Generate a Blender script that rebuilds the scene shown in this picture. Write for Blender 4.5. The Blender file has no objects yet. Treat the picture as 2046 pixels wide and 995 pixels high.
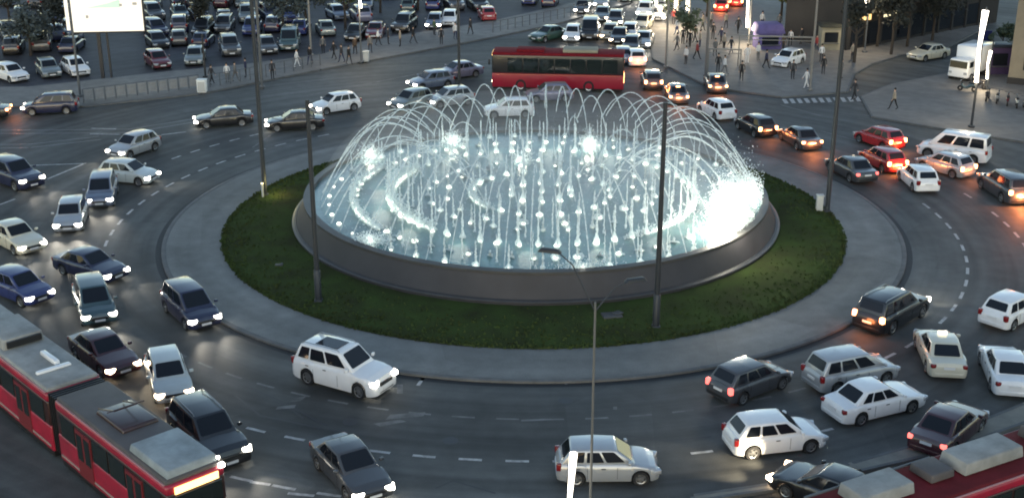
import bpy, bmesh, math, random
from mathutils import Vector, Matrix
random.seed(11)
PI = math.pi
R = math.radians
sc = bpy.context.scene
C = sc.collection

# ------------------------------------------------------------------ camera, sky, light, exposure
F, TH, CAMH = 2548.0, R(20.497), 26.0
cam = bpy.data.cameras.new('camera')
cam.sensor_width = 36.0
cam.lens = 36.0 * F / 2046.0
cam.clip_start, cam.clip_end = 0.5, 6000
co = bpy.data.objects.new('camera', cam)
C.objects.link(co)
co.location = (0, 0, CAMH)
co.rotation_euler = (PI / 2 - TH, 0, 0)
sc.camera = co
w = bpy.data.worlds.new('World')
sc.world = w
w.use_nodes = True
nt = w.node_tree
nt.nodes.clear()
SUN_EL, SUN_AZ = R(16), R(195)
sky = nt.nodes.new('ShaderNodeTexSky')
sky.sky_type = 'NISHITA'
sky.sun_disc = False
sky.sun_elevation = SUN_EL
sky.sun_rotation = SUN_AZ
sky.air_density, sky.dust_density, sky.ozone_density = 1.0, 0.3, 2.4
bg = nt.nodes.new('ShaderNodeBackground')
bg.inputs['Strength'].default_value = 0.06
wo = nt.nodes.new('ShaderNodeOutputWorld')
nt.links.new(sky.outputs['Color'], bg.inputs['Color'])
nt.links.new(bg.outputs['Background'], wo.inputs['Surface'])
sl = bpy.data.lights.new('sun', 'SUN')
sl.energy = 0.06
sl.angle = R(30)
sl.color = (1.0, 0.93, 0.86)
so = bpy.data.objects.new('sun', sl)
C.objects.link(so)
so.rotation_euler = (PI / 2 - SUN_EL, 0, SUN_AZ + PI)
sc.view_settings.view_transform = 'Standard'
sc.view_settings.look = 'None'
sc.view_settings.gamma = 1.0
sc.view_settings.use_curve_mapping = False
sc.view_settings.exposure = 2.45
sc.view_settings.use_white_balance = True
sc.view_settings.white_balance_temperature = 8500
sc.view_settings.white_balance_tint = 9
sc.cycles.use_denoising = True
sc.cycles.filter_width = 1.9
sc.cycles.max_bounces = 5
sc.cycles.sample_clamp_indirect = 4.0

# ------------------------------------------------------------------ helpers
def g(px, py, z=0.0):
    """point of the plane at height z seen at a photo pixel (used to survey the place)"""
    x, y = px - 1023.0, 497.5 - py
    st, ct = math.sin(TH), math.cos(TH)
    Y = F * ct + y * st
    Z = -F * st + y * ct
    t = (z - CAMH) / Z
    return x * t, Y * t

def zat(px_y, Y):
    """height seen at photo row px_y above the ground point at distance Y"""
    a = math.atan2(497.5 - px_y, F)
    return CAMH + Y * math.tan(a - TH)

MATS = {}
def mat(name, col, rough=0.6, metal=0.0, emit=0.0, ecol=None, coat=0.0, noise=0.0, nscale=4.0, col2=None, bump=0.0, bscale=30.0, trans=0.0, spec=0.5):
    if name in MATS: return MATS[name]
    m = bpy.data.materials.new(name)
    m.use_nodes = True
    n = m.node_tree
    b = n.nodes['Principled BSDF']
    b.inputs['Base Color'].default_value = (*col, 1)
    b.inputs['Roughness'].default_value = rough
    b.inputs['Metallic'].default_value = metal
    b.inputs['Coat Weight'].default_value = coat
    b.inputs['Coat Roughness'].default_value = 0.08
    b.inputs['Specular IOR Level'].default_value = spec
    if emit:
        b.inputs['Emission Color'].default_value = (*(ecol or col), 1)
        b.inputs['Emission Strength'].default_value = emit
    if noise or bump:
        tc = n.nodes.new('ShaderNodeTexCoord')
    if noise:
        t = n.nodes.new('ShaderNodeTexNoise')
        t.inputs['Scale'].default_value = nscale
        t.inputs['Detail'].default_value = 6
        t.inputs['Roughness'].default_value = 0.62
        n.links.new(tc.outputs['Object'], t.inputs['Vector'])
        r = n.nodes.new('ShaderNodeValToRGB')
        c2 = col2 or tuple(c * (1 - noise) for c in col)
        r.color_ramp.elements[0].position = 0.32
        r.color_ramp.elements[1].position = 0.68
        r.color_ramp.elements[0].color = (*c2, 1)
        r.color_ramp.elements[1].color = (*col, 1)
        n.links.new(t.outputs['Fac'], r.inputs['Fac'])
        n.links.new(r.outputs['Color'], b.inputs['Base Color'])
    if bump:
        t2 = n.nodes.new('ShaderNodeTexNoise')
        t2.inputs['Scale'].default_value = bscale
        t2.inputs['Detail'].default_value = 4
        n.links.new(tc.outputs['Object'], t2.inputs['Vector'])
        bp = n.nodes.new('ShaderNodeBump')
        bp.inputs['Strength'].default_value = bump
        bp.inputs['Distance'].default_value = 0.05
        n.links.new(t2.outputs['Fac'], bp.inputs['Height'])
        n.links.new(bp.outputs['Normal'], b.inputs['Normal'])
    MATS[name] = m
    return m

def road_mat(name, col, streak=0.25, patch=0.3):
    """asphalt: fine grain, broad stains, long wear bands and repaired patches"""
    m = bpy.data.materials.new(name)
    m.use_nodes = True
    n = m.node_tree
    b = n.nodes['Principled BSDF']
    b.inputs['Roughness'].default_value = 0.66
    b.inputs['Specular IOR Level'].default_value = 0.22
    geo = n.nodes.new('ShaderNodeNewGeometry')
    def noise(scale, detail, vec=None):
        t = n.nodes.new('ShaderNodeTexNoise')
        t.inputs['Scale'].default_value = scale
        t.inputs['Detail'].default_value = detail
        n.links.new(vec or geo.outputs['Position'], t.inputs['Vector'])
        return t.outputs['Fac']
    def mr(v, a, c):
        q = n.nodes.new('ShaderNodeMapRange')
        q.inputs['From Min'].default_value = 0.3
        q.inputs['From Max'].default_value = 0.7
        q.inputs['To Min'].default_value = a
        q.inputs['To Max'].default_value = c
        n.links.new(v, q.inputs['Value'])
        return q.outputs['Result']
    def mul(a, c):
        q = n.nodes.new('ShaderNodeMath')
        q.operation = 'MULTIPLY'
        n.links.new(a, q.inputs[0]); n.links.new(c, q.inputs[1])
        return q.outputs[0]
    # wear bands run round the island: noise over (radius, angle)
    sep = n.nodes.new('ShaderNodeSeparateXYZ')
    n.links.new(geo.outputs['Position'], sep.inputs[0])
    def msub(s, v):
        q = n.nodes.new('ShaderNodeMath'); q.operation = 'SUBTRACT'
        n.links.new(s, q.inputs[0]); q.inputs[1].default_value = v
        return q.outputs[0]
    dx, dy = msub(sep.outputs['X'], 1.26), msub(sep.outputs['Y'], 74.24)
    sq = n.nodes.new('ShaderNodeVectorMath'); sq.operation = 'LENGTH'
    cb = n.nodes.new('ShaderNodeCombineXYZ')
    n.links.new(dx, cb.inputs[0]); n.links.new(dy, cb.inputs[1])
    n.links.new(cb.outputs[0], sq.inputs[0])
    at = n.nodes.new('ShaderNodeMath'); at.operation = 'ARCTAN2'
    n.links.new(dy, at.inputs[0]); n.links.new(dx, at.inputs[1])
    cv = n.nodes.new('ShaderNodeCombineXYZ')
    n.links.new(sq.outputs['Value'], cv.inputs[0]); n.links.new(at.outputs[0], cv.inputs[1])
    ring = noise(0.9, 3, cv.outputs[0])
    f = mul(mr(noise(0.09, 3), 1 - patch, 1 + patch), mr(noise(1.1, 5), 0.86, 1.14))
    f = mul(f, mr(ring, 1 - streak, 1 + streak))
    f = mul(f, mr(noise(22, 3), 0.85, 1.15))
    vo = n.nodes.new('ShaderNodeTexVoronoi')
    vo.inputs['Scale'].default_value = 0.16
    n.links.new(geo.outputs['Position'], vo.inputs['Vector'])
    sv = n.nodes.new('ShaderNodeSeparateColor')
    n.links.new(vo.outputs['Color'], sv.inputs[0])
    f = mul(f, mr(sv.outputs[0], 0.93, 1.07))
    mx = n.nodes.new('ShaderNodeVectorMath'); mx.operation = 'SCALE'
    mx.inputs[0].default_value = col
    n.links.new(f, mx.inputs['Scale'])
    n.links.new(mx.outputs[0], b.inputs['Base Color'])
    bp = n.nodes.new('ShaderNodeBump')
    bp.inputs['Strength'].default_value = 0.25
    bp.inputs['Distance'].default_value = 0.02
    n.links.new(noise(40, 3), bp.inputs['Height'])
    n.links.new(bp.outputs['Normal'], b.inputs['Normal'])
    MATS[name] = m
    return m

class MB:
    def __init__(s): s.v = []; s.f = []; s.mi = []
    def add(s, vs, fs, mi=0):
        o = len(s.v)
        s.v += [tuple(v) for v in vs]
        s.f += [tuple(i + o for i in f) for f in fs]
        s.mi += [mi] * len(fs)
        return s
    def box(s, c, d, rz=0, mi=0, ry=0, taper=1.0):
        hx, hy, hz = d[0] / 2, d[1] / 2, d[2] / 2
        M = Matrix.Rotation(rz, 3, 'Z') @ Matrix.Rotation(ry, 3, 'Y')
        vs = []
        for z, t in ((-hz, 1), (hz, taper)):
            for x, y in ((-hx, -hy), (hx, -hy), (hx, hy), (-hx, hy)):
                vs.append(Vector(c) + M @ Vector((x * t, y * t, z)))
        return s.add(vs, [(3, 2, 1, 0), (4, 5, 6, 7), (0, 1, 5, 4), (1, 2, 6, 5), (2, 3, 7, 6), (3, 0, 4, 7)], mi)
    def tube(s, pts, rad, n=8, mi=0, cap=True):
        pts = [Vector(p) for p in pts]
        rs = rad if isinstance(rad, (list, tuple)) else [rad] * len(pts)
        o = len(s.v); vs = []
        for i, p in enumerate(pts):
            d = (pts[min(i + 1, len(pts) - 1)] - pts[max(i - 1, 0)]).normalized()
            a = d.cross(Vector((0, 0, 1)) if abs(d.z) < 0.95 else Vector((1, 0, 0))).normalized()
            b = d.cross(a)
            for k in range(n):
                t = 2 * PI * k / n
                vs.append(p + (a * math.cos(t) + b * math.sin(t)) * rs[i])
        fs = []
        for i in range(len(pts) - 1):
            for k in range(n):
                fs.append((i * n + k, i * n + (k + 1) % n, (i + 1) * n + (k + 1) % n, (i + 1) * n + k))
        if cap:
            fs.append(tuple(reversed(range(n))))
            fs.append(tuple(range((len(pts) - 1) * n, len(pts) * n)))
        return s.add(vs, fs, mi)
    def lathe(s, prof, n=32, c=(0, 0), a0=0, a1=2 * PI, mi=0, axis='Z'):
        full = abs(a1 - a0 - 2 * PI) < 1e-6
        m = n if full else n + 1
        vs = []
        for i in range(m):
            t = a0 + (a1 - a0) * i / n
            for r, z in prof:
                if axis == 'Z': vs.append((c[0] + r * math.cos(t), c[1] + r * math.sin(t), z))
                else: vs.append((c[0] + r * math.cos(t), z, c[1] + r * math.sin(t)))
        k = len(prof); fs = []
        for i in range(n):
            j = (i + 1) % m
            for q in range(k - 1):
                fs.append((i * k + q, j * k + q, j * k + q + 1, i * k + q + 1))
        return s.add(vs, fs, mi)
    def prism(s, poly, z0, z1, mi=0):
        n = len(poly)
        a = sum(poly[i][0] * poly[(i + 1) % n][1] - poly[(i + 1) % n][0] * poly[i][1] for i in range(n))
        if a < 0: poly = poly[::-1]
        vs = [(x, y, z0) for x, y in poly] + [(x, y, z1) for x, y in poly]
        fs = [tuple(range(n, 2 * n))] + [(i, (i + 1) % n, n + (i + 1) % n, n + i) for i in range(n)]
        return s.add(vs, fs, mi)
    def tetra(s, p, r, mi=0):
        a = [Vector((random.gauss(0, 1), random.gauss(0, 1), random.gauss(0, 1))).normalized() * r + Vector(p) for _ in range(4)]
        return s.add(a, [(0, 1, 2), (0, 2, 3), (0, 3, 1), (1, 3, 2)], mi)
    def mesh(s, name, ms, smooth=None, fix=False):
        me = bpy.data.meshes.new(name)
        me.from_pydata(s.v, [], s.f)
        for m in (ms if isinstance(ms, (list, tuple)) else [ms]): me.materials.append(m)
        if any(s.mi): me.polygons.foreach_set('material_index', s.mi)
        if fix:
            bm = bmesh.new(); bm.from_mesh(me)
            bmesh.ops.recalc_face_normals(bm, faces=bm.faces[:])
            bm.to_mesh(me); bm.free()
        if smooth is not None:
            me.polygons.foreach_set('use_smooth', [True] * len(me.polygons))
            me.set_sharp_from_angle(angle=R(smooth))
        me.update()
        return me

def bevel_mesh(me, off, seg=2, smooth=45):
    bm = bmesh.new(); bm.from_mesh(me)
    bmesh.ops.bevel(bm, geom=bm.edges[:], offset=off, segments=seg, profile=0.5, affect='EDGES', clamp_overlap=True)
    bmesh.ops.recalc_face_normals(bm, faces=bm.faces[:])
    bm.to_mesh(me); bm.free()
    me.polygons.foreach_set('use_smooth', [True] * len(me.polygons))
    me.set_sharp_from_angle(angle=R(smooth))
    return me

def ob(name, me, parent=None, loc=None, rz=0, m=None, scale=None):
    o = bpy.data.objects.new(name, me)
    C.objects.link(o)
    if parent: o.parent = parent
    if loc is not None: o.location = loc
    if rz: o.rotation_euler = (0, 0, rz)
    if scale: o.scale = scale
    if m:
        o.material_slots[0].link = 'OBJECT'
        o.material_slots[0].material = m
    return o
def tag(o, label, cat, group=None, kind=None):
    o['label'] = label; o['category'] = cat
    if group: o['group'] = group
    if kind: o['kind'] = kind
    return o
def thing(name, label, cat, loc=(0, 0, 0), rz=0, group=None):
    return tag(ob(name, None, None, loc, rz), label, cat, group)
def struct(name, me, loc=None):
    o = ob(name, me, None, loc); o['kind'] = 'structure'; return o

# ------------------------------------------------------------------ materials
M_road = road_mat('asphalt', (0.074, 0.077, 0.075), streak=0.36, patch=0.36)
M_lot = road_mat('parking_asphalt', (0.046, 0.047, 0.056))
M_walk = road_mat('pavement_grey', (0.165, 0.158, 0.148), streak=0.08, patch=0.15)
M_isl = road_mat('island_pavement', (0.150, 0.154, 0.148), streak=0.14, patch=0.18)
M_kerb = mat('kerb_stone', (0.125, 0.13, 0.13), 0.8, noise=0.35, nscale=1.5)
M_paint = mat('road_paint', (0.50, 0.50, 0.49), 0.6, noise=0.6, nscale=3.0)
M_paintw = mat('road_paint_worn', (0.17, 0.172, 0.17), 0.7, noise=0.65, nscale=1.2)
M_grass = mat('grass_soil', (0.046, 0.074, 0.022), 1.0, spec=0.05, noise=0.5, nscale=0.45, col2=(0.034, 0.038, 0.018), bump=0.8, bscale=9)
M_blade = mat('grass_blade', (0.046, 0.076, 0.024), 0.95, spec=0.08, noise=0.5, nscale=0.5, col2=(0.040, 0.048, 0.020))
M_wall = mat('basin_granite', (0.042, 0.040, 0.044), 0.6, noise=0.4, nscale=0.4, bump=0.1)
M_cope = mat('basin_coping', (0.060, 0.060, 0.060), 0.5, noise=0.3, nscale=1.0)
M_white = mat('white_paint', (0.72, 0.73, 0.74), 0.3, coat=0.6)
M_black = mat('black_rubber', (0.012, 0.012, 0.013), 0.75)
M_under = mat('underbody', (0.008, 0.008, 0.009), 0.9)
M_glass = mat('car_glass', (0.010, 0.013, 0.018), 0.07, spec=0.35)
M_rim = mat('alloy', (0.30, 0.31, 0.32), 0.35, 0.8)
M_plate = mat('licence_plate', (0.62, 0.63, 0.64), 0.5)
M_grille = mat('grille', (0.012, 0.012, 0.013), 0.4)
M_lampoff = mat('headlight_clear', (0.42, 0.44, 0.46), 0.12, 0.3)
M_lampon = mat('headlight_lit', (0.9, 0.93, 1.0), 0.2, emit=3.0, ecol=(0.88, 0.93, 1.0))
M_lampwarm = mat('headlight_warm', (1.0, 0.9, 0.75), 0.2, emit=2.6, ecol=(1.0, 0.80, 0.66))
M_tailoff = mat('tail_light_red', (0.20, 0.012, 0.014), 0.15, coat=0.5)
M_tailon = mat('tail_light_lit', (0.5, 0.02, 0.02), 0.2, emit=.5, ecol=(1.0, 0.16, 0.17))
M_brake = mat('brake_light_lit', (0.9, 0.1, 0.05), 0.2, emit=2.4, ecol=(1.0, 0.36, 0.17))
M_pole = mat('pole_steel_dark', (0.035, 0.042, 0.05), 0.5, 0.4)
M_polel = mat('pole_steel_light', (0.17, 0.17, 0.165), 0.5, 0.2)
M_led = mat('led_white', (1, 1, 1), 0.4, emit=1.2, ecol=(0.93, 0.96, 1.0))
M_rail = mat('railing_steel', (0.10, 0.11, 0.12), 0.5, 0.4)
M_panel = mat('railing_panel', (0.24, 0.25, 0.26), 0.45, noise=0.3, nscale=2)
M_trunk = mat('bark', (0.045, 0.035, 0.028), 0.9, noise=0.4, nscale=6)
M_dark = mat('dark_metal', (0.02, 0.022, 0.026), 0.5)
M_wallt = mat('tan_wall', (0.20, 0.175, 0.135), 0.85, noise=0.25, nscale=0.7)
M_facade = mat('dark_facade', (0.020, 0.019, 0.020), 0.8, noise=0.3, nscale=0.5)
M_purple = mat('purple_fabric', (0.10, 0.085, 0.24), 0.8, noise=0.3, nscale=1.5)
M_tan = mat('tan_panel', (0.27, 0.25, 0.19), 0.8, noise=0.2, nscale=1.0)

PAINT = {}
def paint(k):
    cols = dict(white=(0.72, 0.73, 0.74), cream=(0.55, 0.52, 0.42), silver=(0.36, 0.38, 0.40), grey=(0.10, 0.105, 0.115), dgrey=(0.045, 0.048, 0.054),
                black=(0.010, 0.010, 0.012), navy=(0.014, 0.018, 0.05), blue=(0.022, 0.035, 0.13), teal=(0.035, 0.075, 0.085), dred=(0.11, 0.014, 0.022),
                red=(0.30, 0.022, 0.028), maroon=(0.055, 0.012, 0.018), green=(0.02, 0.06, 0.045), pale=(0.46, 0.50, 0.49), sgreen=(0.17, 0.20, 0.20),
                lblue=(0.13, 0.16, 0.22), lilac=(0.17, 0.17, 0.24), tancol=(0.30, 0.27, 0.20))
    if k not in PAINT:
        c = cols[k]
        PAINT[k] = mat('paint_' + k, c, 0.32, 0.35 if k in ('silver', 'grey', 'lblue', 'sgreen', 'lilac') else 0.0, coat=0.8, noise=0.08, nscale=2.0)
    return PAINT[k]
paint('white')

# ------------------------------------------------------------------ cars
def interp(tab, x):
    for (a, va), (b, vb) in zip(tab, tab[1:]):
        if x <= b: return va + (vb - va) * (x - a) / (b - a)
    return tab[-1][1]

KIND = {
 'hatch': dict(L=4.0, W=1.72, H=1.50, top=[(-.5, .52), (-.495, .78), (-.47, .93), (-.40, .95), (.17, .93), (.23, .92), (.40, .80), (.465, .70), (.49, .58), (.5, .46)],
               xC=.27, xR1=.07, xR2=-.36, xB=-.475, win=[(.09, .31), (.35, .60), (.635, .90)], wx=(-.31, .315)),
 'sedan': dict(L=4.5, W=1.77, H=1.45, top=[(-.5, .50), (-.495, .76), (-.475, .90), (-.33, .95), (.16, .92), (.22, .90), (.40, .79), (.47, .69), (.49, .58), (.5, .45)],
               xC=.24, xR1=.05, xR2=-.22, xB=-.375, win=[(.12, .30), (.335, .60), (.635, .90)], wx=(-.295, .31)),
 'suv': dict(L=4.75, W=1.92, H=1.76, top=[(-.5, .60), (-.495, .90), (-.475, 1.08), (-.40, 1.10), (.16, 1.08), (.22, 1.07), (.41, .98), (.475, .88), (.492, .70), (.5, .55)],
             xC=.25, xR1=.08, xR2=-.40, xB=-.475, win=[(.06, .25), (.285, .56), (.595, .90)], wx=(-.30, .315)),
 'mpv': dict(L=4.3, W=1.77, H=1.66, top=[(-.5, .55), (-.495, .82), (-.475, .98), (-.40, 1.0), (.17, .99), (.25, .97), (.42, .84), (.475, .74), (.492, .60), (.5, .48)],
             xC=.33, xR1=.10, xR2=-.40, xB=-.48, win=[(.06, .27), (.305, .56), (.595, .86)], wx=(-.30, .32)),
 'van': dict(L=4.9, W=1.92, H=2.0, top=[(-.5, .60), (-.495, .95), (-.485, 1.08), (-.40, 1.10), (.20, 1.08), (.28, 1.06), (.43, .94), (.48, .80), (.494, .64), (.5, .5)],
             xC=.36, xR1=.17, xR2=-.455, xB=-.488, win=[(.05, .30), (.335, .60), (.635, .88)], wx=(-.31, .33)),
}
def car_kit(kind):
    p = KIND[kind]; L, W, H = p['L'], p['W'], p['H']
    wr = 0.36 if kind in ('suv', 'van') else 0.315
    zc = wr
    wtab = [(-.5, .78), (-.49, .88), (-.46, .955), (-.38, 1), (.33, 1), (.42, .985), (.462, .945), (.486, .87), (.5, .74)]
    arch = wr + 0.055
    xs = set(a * L for a, _ in p['top']) | set(a * L for a, _ in wtab)
    for a in p['wx']:
        for k in range(9):
            xs.add(a * L + arch * math.cos(PI * k / 8))
        xs.add(a * L + arch + 0.004); xs.add(a * L - arch - 0.004)
    xs |= set(L * i / 24 for i in range(-12, 13))
    xs = sorted(xs); q = [xs[0]]
    for x in xs[1:]:
        if x - q[-1] > 0.003: q.append(x)
    b = MB(); rings = []
    for x in q:
        u = x / L
        zt = interp(p['top'], u); hw = interp(wtab, u) * W / 2
        zb = 0.21 + 0.06 * max(0, (abs(u) - .42) / .08)
        for a in p['wx']:
            dx = x - a * L
            if abs(dx) <= arch: zb = max(zb, zc + math.sqrt(max(0, arch * arch - dx * dx)))
        h = zt - zb
        prof = [(hw * .955, zb), (hw * .99, zb + .10 * h), (hw, zb + .42 * h), (hw * .985, zb + .70 * h), (hw * .955, zb + .88 * h), (hw * .89, zt - .012), (hw * .70, zt + .008), (0, zt + .03)]
        rings.append([(x, -y, z) for y, z in prof] + [(x, y, z) for y, z in prof[-2::-1]])
    n = len(rings[0])
    vs = [v for r in rings for v in r]; fs = []
    for i in range(len(rings) - 1):
        for k in range(n - 1):
            fs.append((i * n + k, (i + 1) * n + k, (i + 1) * n + k + 1, i * n + k + 1))
    fs.append(tuple(range(n))); fs.append(tuple(reversed(range((len(rings) - 1) * n, len(rings) * n))))
    b.add(vs, fs)
    K = {}
    K['body'] = b.mesh(kind + '_body', M_white, 38, fix=True)
    K['underbody'] = MB().box((0, 0, .40), (L * .93, W * .60, .42)).box((0, 0, .30), (L * (p['wx'][1] - p['wx'][0]) - 2 * arch - .02, W * .93, .14)).mesh('underbody', M_under)
    zb = interp(p['top'], 0) - .06
    wb, wt = W / 2 * .915, W / 2 * (.74 if kind != 'van' else .80)
    xC, xR1, xR2, xB = (p[k] * L for k in ('xC', 'xR1', 'xR2', 'xB'))
    xm = (xR1 + xR2) / 2
    A = lambda s: Vector((xB, s * wb * .95, zb)); Bq = lambda s: Vector((xC, s * wb * .93, zb))
    Cq = lambda s: Vector((xR1, s * wt * .97, H - .03)); D = lambda s: Vector((xR2, s * wt * .95, H - .03))
    mid0 = lambda s: Vector(((xB + xC) / 2, s * wb, zb)); mid1 = lambda s: Vector((xm, s * wt, H))
    cab = MB().add([A(-1), mid0(-1), Bq(-1), Bq(1), mid0(1), A(1), D(-1), mid1(-1), Cq(-1), Cq(1), mid1(1), D(1)],
                   [(5, 4, 3, 2, 1, 0), (6, 7, 10, 11), (7, 8, 9, 10), (0, 1, 7, 6), (1, 2, 8, 7), (2, 3, 9, 8), (3, 4, 10, 9), (4, 5, 11, 10), (5, 0, 6, 11)])
    K['cabin'] = bevel_mesh(cab.mesh(kind + '_cabin', M_white), .065, 2, 50)
    def pane(q, u0, u1, v0, v1, off=.014, sub=1):
        a, bb, c, d = q
        def at(u, v): return (a * (1 - u) + bb * u) * (1 - v) + (d * (1 - u) + c * u) * v
        nrm = (bb - a).cross(d - a).normalized() * off
        r = .05
        pts = [at(u0 + r * (u1 - u0), v0), at(u1 - r * (u1 - u0), v0), at(u1, v0 + r), at(u1, v1 - r), at(u1 - r * (u1 - u0), v1), at(u0 + r * (u1 - u0), v1), at(u0, v1 - r), at(u0, v0 + r)]
        top = [x + nrm for x in pts]
        return MB().add(pts + top, [tuple(range(8, 16))] + [(i, (i + 1) % 8, 8 + (i + 1) % 8, 8 + i) for i in range(8)])
    v0 = .20
    K['windscreen'] = pane((Bq(-1), Bq(1), Cq(1), Cq(-1)), .07, .93, v0, .92).mesh('windscreen', M_glass)
    K['rear_window'] = pane((A(1), A(-1), D(-1), D(1)), .10, .90, .32 if kind != 'sedan' else .22, .90).mesh('rear_window', M_glass)
    sw = []
    for s in (-1, 1):
        for u0, u1 in p['win']:
            def pt(x0, zz):
                u = (x0 - xB) / (xC - xB)
                return None
            # the side has two facets: take the pane from the facet its middle lies on
            um = (u0 + u1) / 2
            if u1 <= .5: q4 = (A(s), mid0(s), mid1(s), D(s)); a0, a1 = u0 * 2, u1 * 2
            elif u0 >= .5: q4 = (mid0(s), Bq(s), Cq(s), mid1(s)); a0, a1 = u0 * 2 - 1, u1 * 2 - 1
            else:
                q4 = (A(s), Bq(s), Cq(s), D(s)); a0, a1 = u0, u1
            extra = .052 if (u0 < .5 < u1) else .014
            mb = pane(q4, a0, a1, v0, .86, extra if s < 0 else -extra)
            sw.append(mb.mesh('side_window', M_glass, fix=True))
    K['side_windows'] = sw
    ty = MB().lathe([(wr * .62, -.09), (wr * .96, -.10), (wr, -.07), (wr, .07), (wr * .96, .10), (wr * .62, .09)], 20, axis='Y')
    K['tyre'] = ty.mesh('tyre', M_black, 40)
    ri = MB().lathe([(wr * .56, .085), (wr * .66, .10), (wr * .68, .075)], 20, axis='Y')
    ri.lathe([(.001, -.02), (wr * .62, -.02)], 16, axis='Y')
    for k in range(5):
        t = 2 * PI * k / 5
        d = Vector((math.cos(t), 0, math.sin(t))); e = Vector((-math.sin(t), 0, math.cos(t)))
        y = Vector((0, .085, 0))
        ri.add([d * .02 + e * .045 + y, d * wr * .62 + e * .035 + y, d * wr * .62 - e * .035 + y, d * .02 - e * .045 + y, ], [(0, 1, 2, 3)])
    ri.lathe([(.001, .10), (.06, .095), (.07, .07)], 10, axis='Y')
    K['rim'] = ri.mesh('rim', M_rim, 40)
    K['wheels'] = [(p['wx'][i] * L, s * (W / 2 - .115), zc, s) for i in (0, 1) for s in (-1, 1)]
    zh = interp(p['top'], .465) - .125
    def lamp(x, y, z, d, rz): return bevel_mesh(MB().box((x, y, z), d, rz).mesh('lamp', M_lampoff), .035, 2)
    K['headlights'] = [lamp(L / 2 - .15, s * W * .365, zh, (.33, .38, .18), s * -.36) for s in (-1, 1)]
    zt = interp(p['top'], -.47) - .13
    K['taillights'] = [lamp(-L / 2 + .09, s * W * .395, zt, (.20, .22, .30 if kind in ('hatch', 'mpv', 'van', 'suv') else .18), s * .3) for s in (-1, 1)]
    for m in K['taillights']: m.materials[0] = M_tailoff
    zg = .52 if kind in ('hatch', 'sedan', 'mpv') else .66
    K['grille'] = bevel_mesh(MB().box((L / 2 - .035, 0, zg), (.10, W * .48, .16)).mesh('grille', M_grille), .02, 1)
    K['bumper_intake'] = bevel_mesh(MB().box((L / 2 - .05, 0, .33), (.10, W * .56, .11)).mesh('bumper_intake', M_grille), .02, 1)
    K['plate_f'] = MB().box((L / 2 + .018, 0, .43), (.02, .50, .11)).mesh('licence_plate', M_plate)
    K['plate_r'] = MB().box((-L / 2 - .012, 0, .70), (.03, .50, .11)).mesh('licence_plate', M_plate)
    K['rear_bumper'] = bevel_mesh(MB().box((-L / 2 + .05, 0, .40), (.16, W * .74, .15)).mesh('rear_bumper', M_white), .04, 2)
    K['mirrors'] = [bevel_mesh(MB().box((xC - .28, s * (W / 2 + .07), zb + .17), (.13, .19, .13), s * .2).mesh('wing_mirror', M_white), .035, 2) for s in (-1, 1)]
    K['seam'] = [MB().box((xm + (.02 if i else -.02) * L + (.21 * L if i else -.04 * L), s * (W / 2 - .001), .58), (.014, .008, .50)).mesh('door_seam', M_grille) for s in (-1, 1) for i in (0, 1)]
    K['handles'] = [MB().box((xm + dx, s * (W / 2 + .002), zb - .10), (.17, .025, .03)).mesh('door_handle', M_dark) for s in (-1, 1) for dx in (-.62, .38)]
    K['sunroof'] = MB().box((xm + .15, 0, H + .003), (1.25, wt * 1.2, .02)).mesh('sunroof', M_glass)
    K['roof_rack'] = [MB().tube([(xR1 - .1, s * wt * .86, H - .03), (xR1 - .25, s * wt * .86, H + .05), (xR2 + .2, s * wt * .86, H + .05), (xR2 + .05, s * wt * .86, H - .03)], .02, 6).mesh('roof_rail', M_rim) for s in (-1, 1)]
    return K
KITS = {k: car_kit(k) for k in KIND}

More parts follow.
